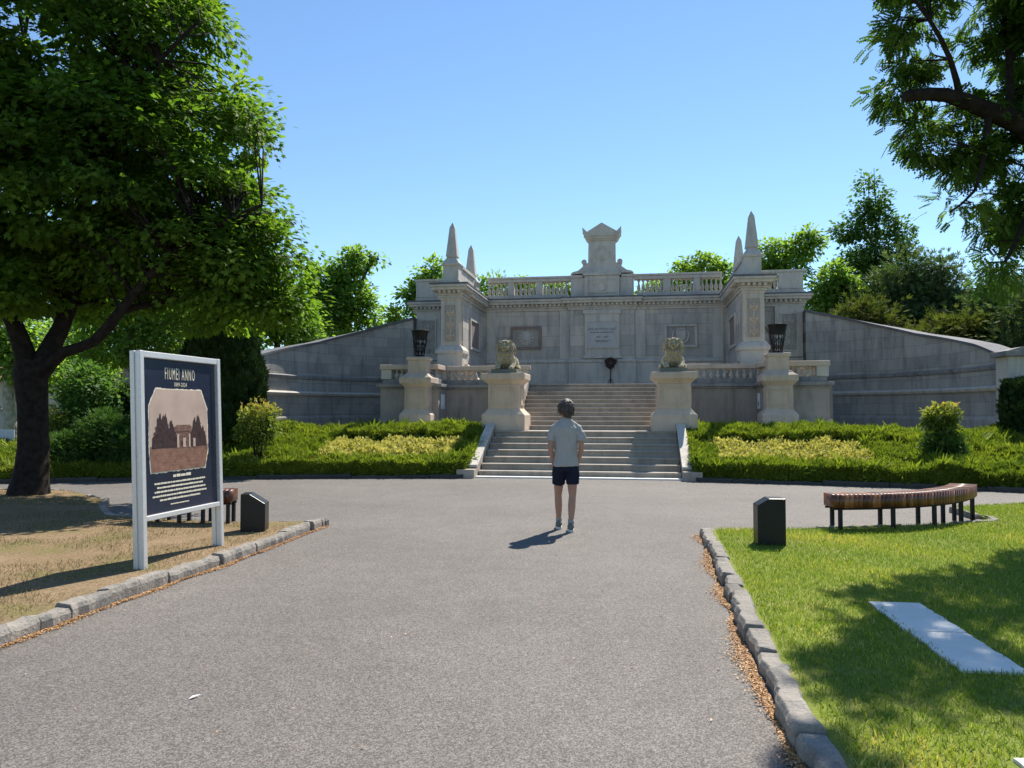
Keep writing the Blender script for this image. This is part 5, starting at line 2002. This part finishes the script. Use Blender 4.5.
lobes = [L(903, 78, D1, 20, 18, .4), L(900, 40, D1 - .3, 16, 24, .4), L(915, 10, D1 - .4, 28, 16, .4), L(930, 125, D1, 18, 22, .4), L(945, 205, D1 - .3, 24, 10, .4), L(905, 88, D1, 24, 18, .4), L(925, 70, D1, 22, 16, .4), L(900, 45, D1 - .3, 18, 28, .4), L(925, 12, D1 - .4, 36, 20, .5), L(985, 32, D1, 30, 24, .5), L(1010, 55, D1, 28, 22, .5),
         L(925, 128, D1 - .1, 18, 26, .4), L(948, 138, D1 - .1, 22, 24, .4), L(975, 120, D1, 34, 22, .5), L(965, 165, D1 - .2, 26, 16, .4), L(1000, 160, D1, 34, 34, .6), L(950, 210, D1 - .3, 26, 10, .4),
         L(985, 205, D1 - .2, 30, 18, .5), L(1015, 215, D1 - .1, 26, 36, .6), L(1000, 262, D1 - .2, 24, 26, .5), L(1045, 150, D1, 50, 90, 1.0), L(1050, 20, D1, 60, 60, 1.0), L(1020, 95, D1, 30, 24, .6),
         L(915, -42, D1 - .6, 46, 24, .7), L(985, -80, D1 - .7, 60, 30, 1.0), L(1055, -55, D1 - .5, 50, 40, 1.0), L(1010, -30, D1 - .3, 50, 40, .9), L(872, -128, 9.2, 28, 14, .35), 
         (Vector((7.6, 8.6, 7.4)), (1.3, 1.2, .9)), (Vector((9.2, 10.4, 8.2)), (2.0, 1.8, 1.4)), (Vector((9.2, 11.2, 5.0)), (1.2, 1.2, 1.2)), (Vector((7.8, 7.6, 6.2)), (.9, .9, .7))]
tree('pagoda_tree', 'tall pinnate leaved tree whose cut branch reaches in from the upper right', None, (tx, 10.6, 0.085), limbs, lobes, 500, 44, .25, .165, T_pinnate(), M['leaf_pagoda'], M['bark'], lo=.2, flat=.7, droop=.4, twig=.008)


def bg_tree(label, bpx, D, topy, lobes, nclump, per, cs, ls, mat, bark='bark', name='broadleaf_tree', tmpl=None, tr=.2, group='trees beyond the memorial wall', lo=.3, flat=.7, droop=.2, cat='tree', twig=.02, extra=None):
    b = P(bpx, 411, D)
    base = (b.x, D, 0.0)
    lb = [L(*q) if len(q) > 3 else q for q in lobes]
    top = P(bpx, topy, D)
    limbs = [[(b.x, D, -.1, tr * 1.25), (b.x + .05, D, 1.0, tr), (b.x, D, (top.z) * .45, tr * .8), ((b.x + top.x) / 2 + .15, D, top.z * .75, tr * .5), (top.x, D, top.z, tr * .12)]]
    for c, r in lb:
        z = min(top.z * .8, max(1.2, c.z - 1.6 * abs(c.x - b.x) - .8))
        limbs.append([(b.x, D, z, tr * .4), ((b.x + c.x) / 2, (D + c.y) / 2, z + (c.z - z) * .4, tr * .3), (c.x, c.y, c.z, tr * .15)])
    if extra: limbs += extra
    return tree(name, label, group, base, limbs, lb, nclump, per, cs, ls, tmpl or T_quad(), M[mat], M[bark], lo=lo, flat=flat, droop=droop, twig=twig, cat=cat)


# behind the wall, from left to right
bg_tree('bright green pollarded tree rising behind the left wing wall', 340, 40, 262, [(322, 285, 40, 17, 22), (350, 268, 40, 15, 18), (343, 300, 40, 24, 20), (366, 308, 40, 14, 22), (330, 325, 40, 28, 16), (372, 258, 40, 8, 7), (358, 255, 40, 9, 9), (300, 318, 40, 18, 25)], 345, 29, 0.56, 0.24, 'leaf_light', extra=[[(*P(352, 320, 40), .1), (*P(360, 285, 40), .09), (*P(372, 262, 40), .07), (*P(379, 259, 40), .06)]])
bg_tree('light green tree just left of the left pylon behind the wall', 425, 38, 266, [(432, 272, 38, 15, 12), (414, 296, 38, 14, 14), (398, 318, 38, 16, 10), (425, 300, 38, 14, 22), (440, 290, 38, 16, 18)], 149, 27, 0.45, 0.22, 'leaf_light')
bg_tree('low green treetop seen through the left half of the roof balustrade', 520, 40, 283, [(495, 290, 40, 18, 12), (530, 292, 40, 22, 10), (560, 292, 40, 20, 10)], 126, 27, 0.50, 0.23, 'leaf_light')
bg_tree('round green treetop above the roof balustrade right of the centrepiece', 700, 42, 258, [(700, 265, 42, 26, 9), (682, 272, 42, 16, 9), (725, 274, 42, 18, 10), (660, 292, 42, 22, 9), (700, 290, 42, 32, 12)], 195, 27, 0.45, 0.23, 'leaf_light')
bg_tree('light green spreading tree right behind the right pylon', 795, 40, 236, [(775, 254, 40, 18, 14), (800, 246, 40, 18, 12), (812, 238, 40, 12, 8), (785, 270, 40, 22, 14), (768, 275, 40, 14, 14)], 172, 27, 0.45, 0.22, 'leaf_light')
bg_tree('bright yellowish green tree above the start of the right wing wall', 832, 37, 264, [(832, 285, 37, 20, 20), (822, 305, 37, 16, 14), (848, 300, 37, 18, 20), (862, 310, 37, 16, 18)], 241, 29, 0.45, 0.22, 'leaf_light')
bg_tree('tall slender poplar standing highest behind the right wing wall', 874, 42, 168, [(868, 182, 42, 9, 14), (878, 200, 42, 14, 12), (862, 215, 42, 12, 10), (850, 232, 42, 12, 10), (880, 225, 42, 20, 14), (900, 232, 42, 14, 14), (870, 250, 42, 24, 16), (898, 262, 42, 18, 18), (868, 285, 42, 26, 26), (850, 262, 42, 10, 12)], 250, 34, .50, .22, 'leaf_poplar', name='poplar_tree', lo=.25, tr=.10)


def loose(label, bpx, D, topy, lobes, nclump, mat, per=48, ls=.28):
    return bg_tree(label, bpx, D, topy, lobes, nclump, per, .75, ls, mat, name='conifer_tree', tmpl=T_spray(4, 45, .11), tr=.14, group='dark conifers behind the right wing wall', lo=.3, flat=1.0, droop=-.1)


loose('dark green conifer with a ragged pointed top beside the poplar', 905, 36, 244, [(905, 272, 36, 12, 26), (893, 300, 36, 18, 28), (917, 305, 36, 18, 28), (900, 335, 36, 30, 26), (880, 322, 36, 16, 26)], 190, 'leaf_conifer')
loose('dark green conifer further right with a forked ragged top', 940, 35, 254, [(936, 274, 35, 9, 18), (950, 290, 35, 12, 24), (930, 300, 35, 15, 26), (958, 318, 35, 14, 22), (940, 335, 35, 28, 24)], 160, 'leaf_conifer')
loose('olive green bushy conifer low behind the middle of the right wing wall', 862, 33, 300, [(868, 325, 33, 20, 22), (850, 340, 33, 20, 18), (885, 345, 33, 22, 18)], 110, 'leaf_olive')
loose('dark conifer behind the right wing wall near the right edge of the photo', 1003, 30, 268, [(1003, 292, 30, 10, 24), (1014, 315, 30, 18, 26), (990, 322, 30, 16, 22), (1003, 345, 30, 28, 20)], 150, 'leaf_conifer')
loose('olive green spreading conifer low above the lower end of the right wing wall', 958, 29, 318, [(955, 340, 29, 26, 16), (978, 345, 29, 24, 16), (935, 348, 29, 20, 12)], 120, 'leaf_olive', ls=.26)
loose('dark bushy conifer half outside the right edge of the photo', 1046, 27, 292, [(1046, 325, 27, 34, 36), (1030, 350, 27, 30, 20)], 150, 'leaf_conifer', ls=.26)


def clipped(label, px, D, topy, boty, wpx, n, mat, name, group, cat='shrub', cone=.12, ls=.16):
    """a dense columnar evergreen"""
    b = P(px, 411, D)
    top = P(px, topy, D).z
    bot = P(px, boty, D).z
    t = empty(name, (b.x, D, max(0, bot)))
    tag(t, label, cat, group)
    z0 = max(0, bot)
    Rr = wpx * D / FPX
    H = top - z0
    flat_top = cone < .05
    core = [(0, Rr * .85), (.1, Rr * .86), (.5, Rr * .84), (.8, Rr * (.82 if flat_top else .66)), (.93, Rr * (.78 if flat_top else .4)), (.97, Rr * (.6 if flat_top else .12))]
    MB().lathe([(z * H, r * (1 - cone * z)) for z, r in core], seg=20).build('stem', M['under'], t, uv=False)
    s = RNG.random(n)
    a = RNG.random(n) * 2 * math.pi
    pr = np.interp(s, [0, .1, .5, .8, .93, 1.0], [.95, .97, .97, .96, .92, .3] if flat_top else [.86, .97, .97, .78, .5, .04]) * (1 - cone * s)
    nz = np.array([mnoise.noise((math.cos(q) * 2.5, math.sin(q) * 2.5, w * 5 + px)) for q, w in zip(a, s)])
    rad = Rr * pr * (1 + .10 * nz + .05 * RNG.normal(size=n))
    pos = np.stack([np.cos(a) * rad, np.sin(a) * rad, s * H], 1)
    fw = np.stack([np.cos(a) * .5, np.sin(a) * .5, np.full(n, 1.0)], 1) + RNG.normal(size=(n, 3)) * .35
    up = np.stack([np.cos(a), np.sin(a), np.full(n, .2)], 1) + RNG.normal(size=(n, 3)) * .5
    scatter('foliage', T_spray(5, 50, .12), pos, fw, up, ls * (.7 + .6 * RNG.random(n)), np.clip(.5 + .5 * nz + .25 * RNG.normal(size=n), 0, 1), M[mat], t)
    return t


clipped('dense dark green columnar thuja before the end of the left wing wall', 222, 20.5, 312, 440, 41, 9000, 'leaf_thuja', 'thuja_tree', None, 'tree', ls=.2)
clipped('dark clipped evergreen block at the end of the right wing wall', 1044, 19.3, 378, 436, 36, 8000, 'leaf_thuja', 'clipped_evergreen', None, 'shrub', cone=.02, ls=.12)


def bush(label, px, py, D, rpx, rypx, n, mat, name='round_shrub', group=None, ls=.09, stems=True, tmpl=None):
    c = P(px, py, D)
    k = D / FPX
    zb = 0.35
    t = empty(name, (c.x, D, zb))
    tag(t, label, 'shrub', group)
    mb = MB()
    for q in range(6):
        a = q * 1.05
        mb.tube([(0.03 * math.cos(a), .03 * math.sin(a), -.2), (rpx * k * .25 * math.cos(a), rpx * k * .25 * math.sin(a), (c.z - zb) * .6), (rpx * k * .55 * math.cos(a), rpx * k * .55 * math.sin(a), c.z - zb)], [.022, .016, .006], 5)
    mb.build('stems', M['bark'], t, uv=False)
    d = rdir(n)
    nz = np.array([mnoise.noise(Vector(q) * 2.2 + Vector((px, 0, 0))) for q in d])
    rr = (.30 + .70 * RNG.random(n) ** .5) * (1 + .6 * nz)
    pos = np.stack([d[:, 0] * rr * rpx * k, d[:, 1] * rr * rpx * k, c.z - zb + d[:, 2] * rr * rypx * k], 1)
    fw = d + RNG.normal(size=(n, 3)) * .6
    up = RNG.normal(size=(n, 3)) * .6 + np.array([0, 0, 1])
    scatter('foliage', tmpl or T_quad(), pos, fw, up, ls * (.7 + .6 * RNG.random(n)), np.clip(.3 + .4 * d[:, 2] + .3 * RNG.random(n) + .3 * nz, 0, 1), M[mat], t)
    return t


bush('rounded yellow green shrub among the junipers left of the information board edge', 258, 424, 18.6, 20, 20, 2600, 'leaf_shrub')
bush('small upright shrub with reddish tips among the junipers below the right wing wall', 941, 419, 17.4, 16, 15, 1700, 'leaf_shrub')
bush('dark green juniper clump at the foot of the reddish tipped shrub', 944, 446, 17.3, 20, 16, 2200, 'leaf_darkjuniper', 'spreading_juniper', ls=.10, tmpl=T_spray(4, 50, .09))
bg_tree('dark green spreading juniper left of the information board', 108, 18.6, 425, [(112, 428, 18.6, 26, 13), (84, 446, 18.4, 30, 11), (128, 446, 18.2, 22, 14), (62, 458, 18.0, 22, 8)], 170, 34, .30, .15, 'leaf_darkjuniper', name='spreading_juniper', tmpl=T_spray(4, 50, .09), tr=.04, group=None, lo=.3, flat=.8, droop=-.2, cat='shrub', twig=.008)
bg_tree('tall dark green bush behind the spreading juniper and the information board', 90, 23, 372, [(84, 388, 23, 20, 20), (108, 398, 23, 24, 20), (66, 412, 23, 18, 18), (98, 420, 23, 26, 14)], 150, 34, .45, .15, 'leaf_poplar', name='tall_bush', tr=.05, group=None, lo=.25, flat=.9, cat='shrub', twig=.012)
bush('clipped dark evergreen ball to the left of the thuja', 136, 402, 23.5, 17, 20, 2600, 'leaf_thuja', 'evergreen_ball', ls=.15, tmpl=T_spray(4, 50, .1))
bush('reddish brown leaved bush beside the maple trunk', 52, 432, 22, 15, 22, 1300, 'leaf_shrub', 'low_bush', ls=.12)
bush('low dark bush at the left edge behind the maple trunk', -4, 468, 18.5, 30, 14, 1800, 'leaf_darkjuniper', 'spreading_juniper', ls=.12, tmpl=T_spray(4, 50, .1))

# park trees behind the maple on the left
lt = 'park trees behind the maple'
bg_tree('pale barked plane tree between the maple trunk and the information board', 128, 30, 210, [(110, 310, 30, 34, 30), (150, 300, 30, 36, 36), (135, 345, 30, 34, 22), (175, 330, 30, 30, 26), (95, 350, 30, 22, 16)], 368, 29, 0.72, 0.20, 'leaf_light', 'bark_pale', 'plane_tree', group=lt, tr=.24)
bg_tree('bright green tree seen between the maple crown and the left wing wall', 275, 33, 268, [(262, 300, 33, 24, 26), (285, 318, 33, 26, 24), (300, 335, 33, 20, 18), (245, 330, 33, 26, 22)], 276, 32, 0.64, 0.19, 'leaf_light', group=lt)
bg_tree('pale trunked tree at the left edge behind the maple trunk', 8, 34, 250, [(5, 330, 34, 34, 28), (-30, 350, 34, 30, 26), (30, 360, 34, 28, 18)], 229, 29, 0.72, 0.22, 'leaf_light', 'bark_pale', 'plane_tree', group=lt, tr=.26)
bg_tree('light green tree behind the information board and the plane', 75, 38, 260, [(70, 340, 38, 34, 26), (95, 372, 38, 26, 14), (55, 375, 38, 22, 12), (200, 310, 38, 40, 34)], 276, 29, 0.80, 0.23, 'leaf_light', group=lt)
bg_tree('distant green tree left of the thuja', 195, 46, 270, [(190, 330, 46, 44, 36), (150, 365, 46, 34, 20), (235, 345, 46, 30, 26)], 276, 29, 0.96, 0.26, 'leaf_poplar', group=lt)

# ------------------------------------------------------------------ house and board behind the trees
hp = P(40, 411, 52)
t = empty('beige_house', (hp.x, 52, 0), R(12))
tag(t, 'low beige rendered house glimpsed between the trees on the left', 'house')
MB().box(-9, 8, 0, 7, -.2, 3.6).build('wall', M['plaster'], t)
rf = MB().prism([(-.6, 3.601), (7.6, 3.601), (3.5, 5.6)], -9.4, 8.4, 'x').build('roof', M['roof'], t)
MB().box(-3, -2.3, 3.0, 3.7, 4.5, 6.2).build('chimney', M['plaster'], rf)
for x in (-7, -3.8, -.6, 2.6, 5.6):
    f = MB()
    for (a, b_, c, d) in ((x - .55, x + .55, .95, 1.03), (x - .55, x + .55, 2.42, 2.5), (x - .55, x - .47, 1.03, 2.42), (x + .47, x + .55, 1.03, 2.42), (x - .03, x + .03, 1.03, 2.42)):
        f.box(a, b_, -.08, -.002, c, d)
    fo = f.build('window', M['paper'], t)
    MB().box(x - .469, x + .469, -.04, -.003, 1.031, 2.419).build('pane', M['window'], fo)
bp = P(2, 441, 20.5)
t = empty('map_board', (bp.x, 20.5, .0), R(-8))
tag(t, 'pale blue grey map board standing behind the maple trunk at the left edge', 'sign')
MB().box(-.42, .36, -.02, .02, .45, 1.10).build('panel', M['board'], t, bevel=.006)
mb = MB()
mb.prism([(-.2, .72), (.05, .66), (.22, .74), (.26, .86), (.02, .90), (-.18, .84)], -.026, -.0205, 'y')
mb.build('dark_map', M['board_dark'], t)
for x in (-.36, .30): MB().box(x - .03, x + .03, .021, .07, -.1, 1.05).build('post', M['iron'], t)
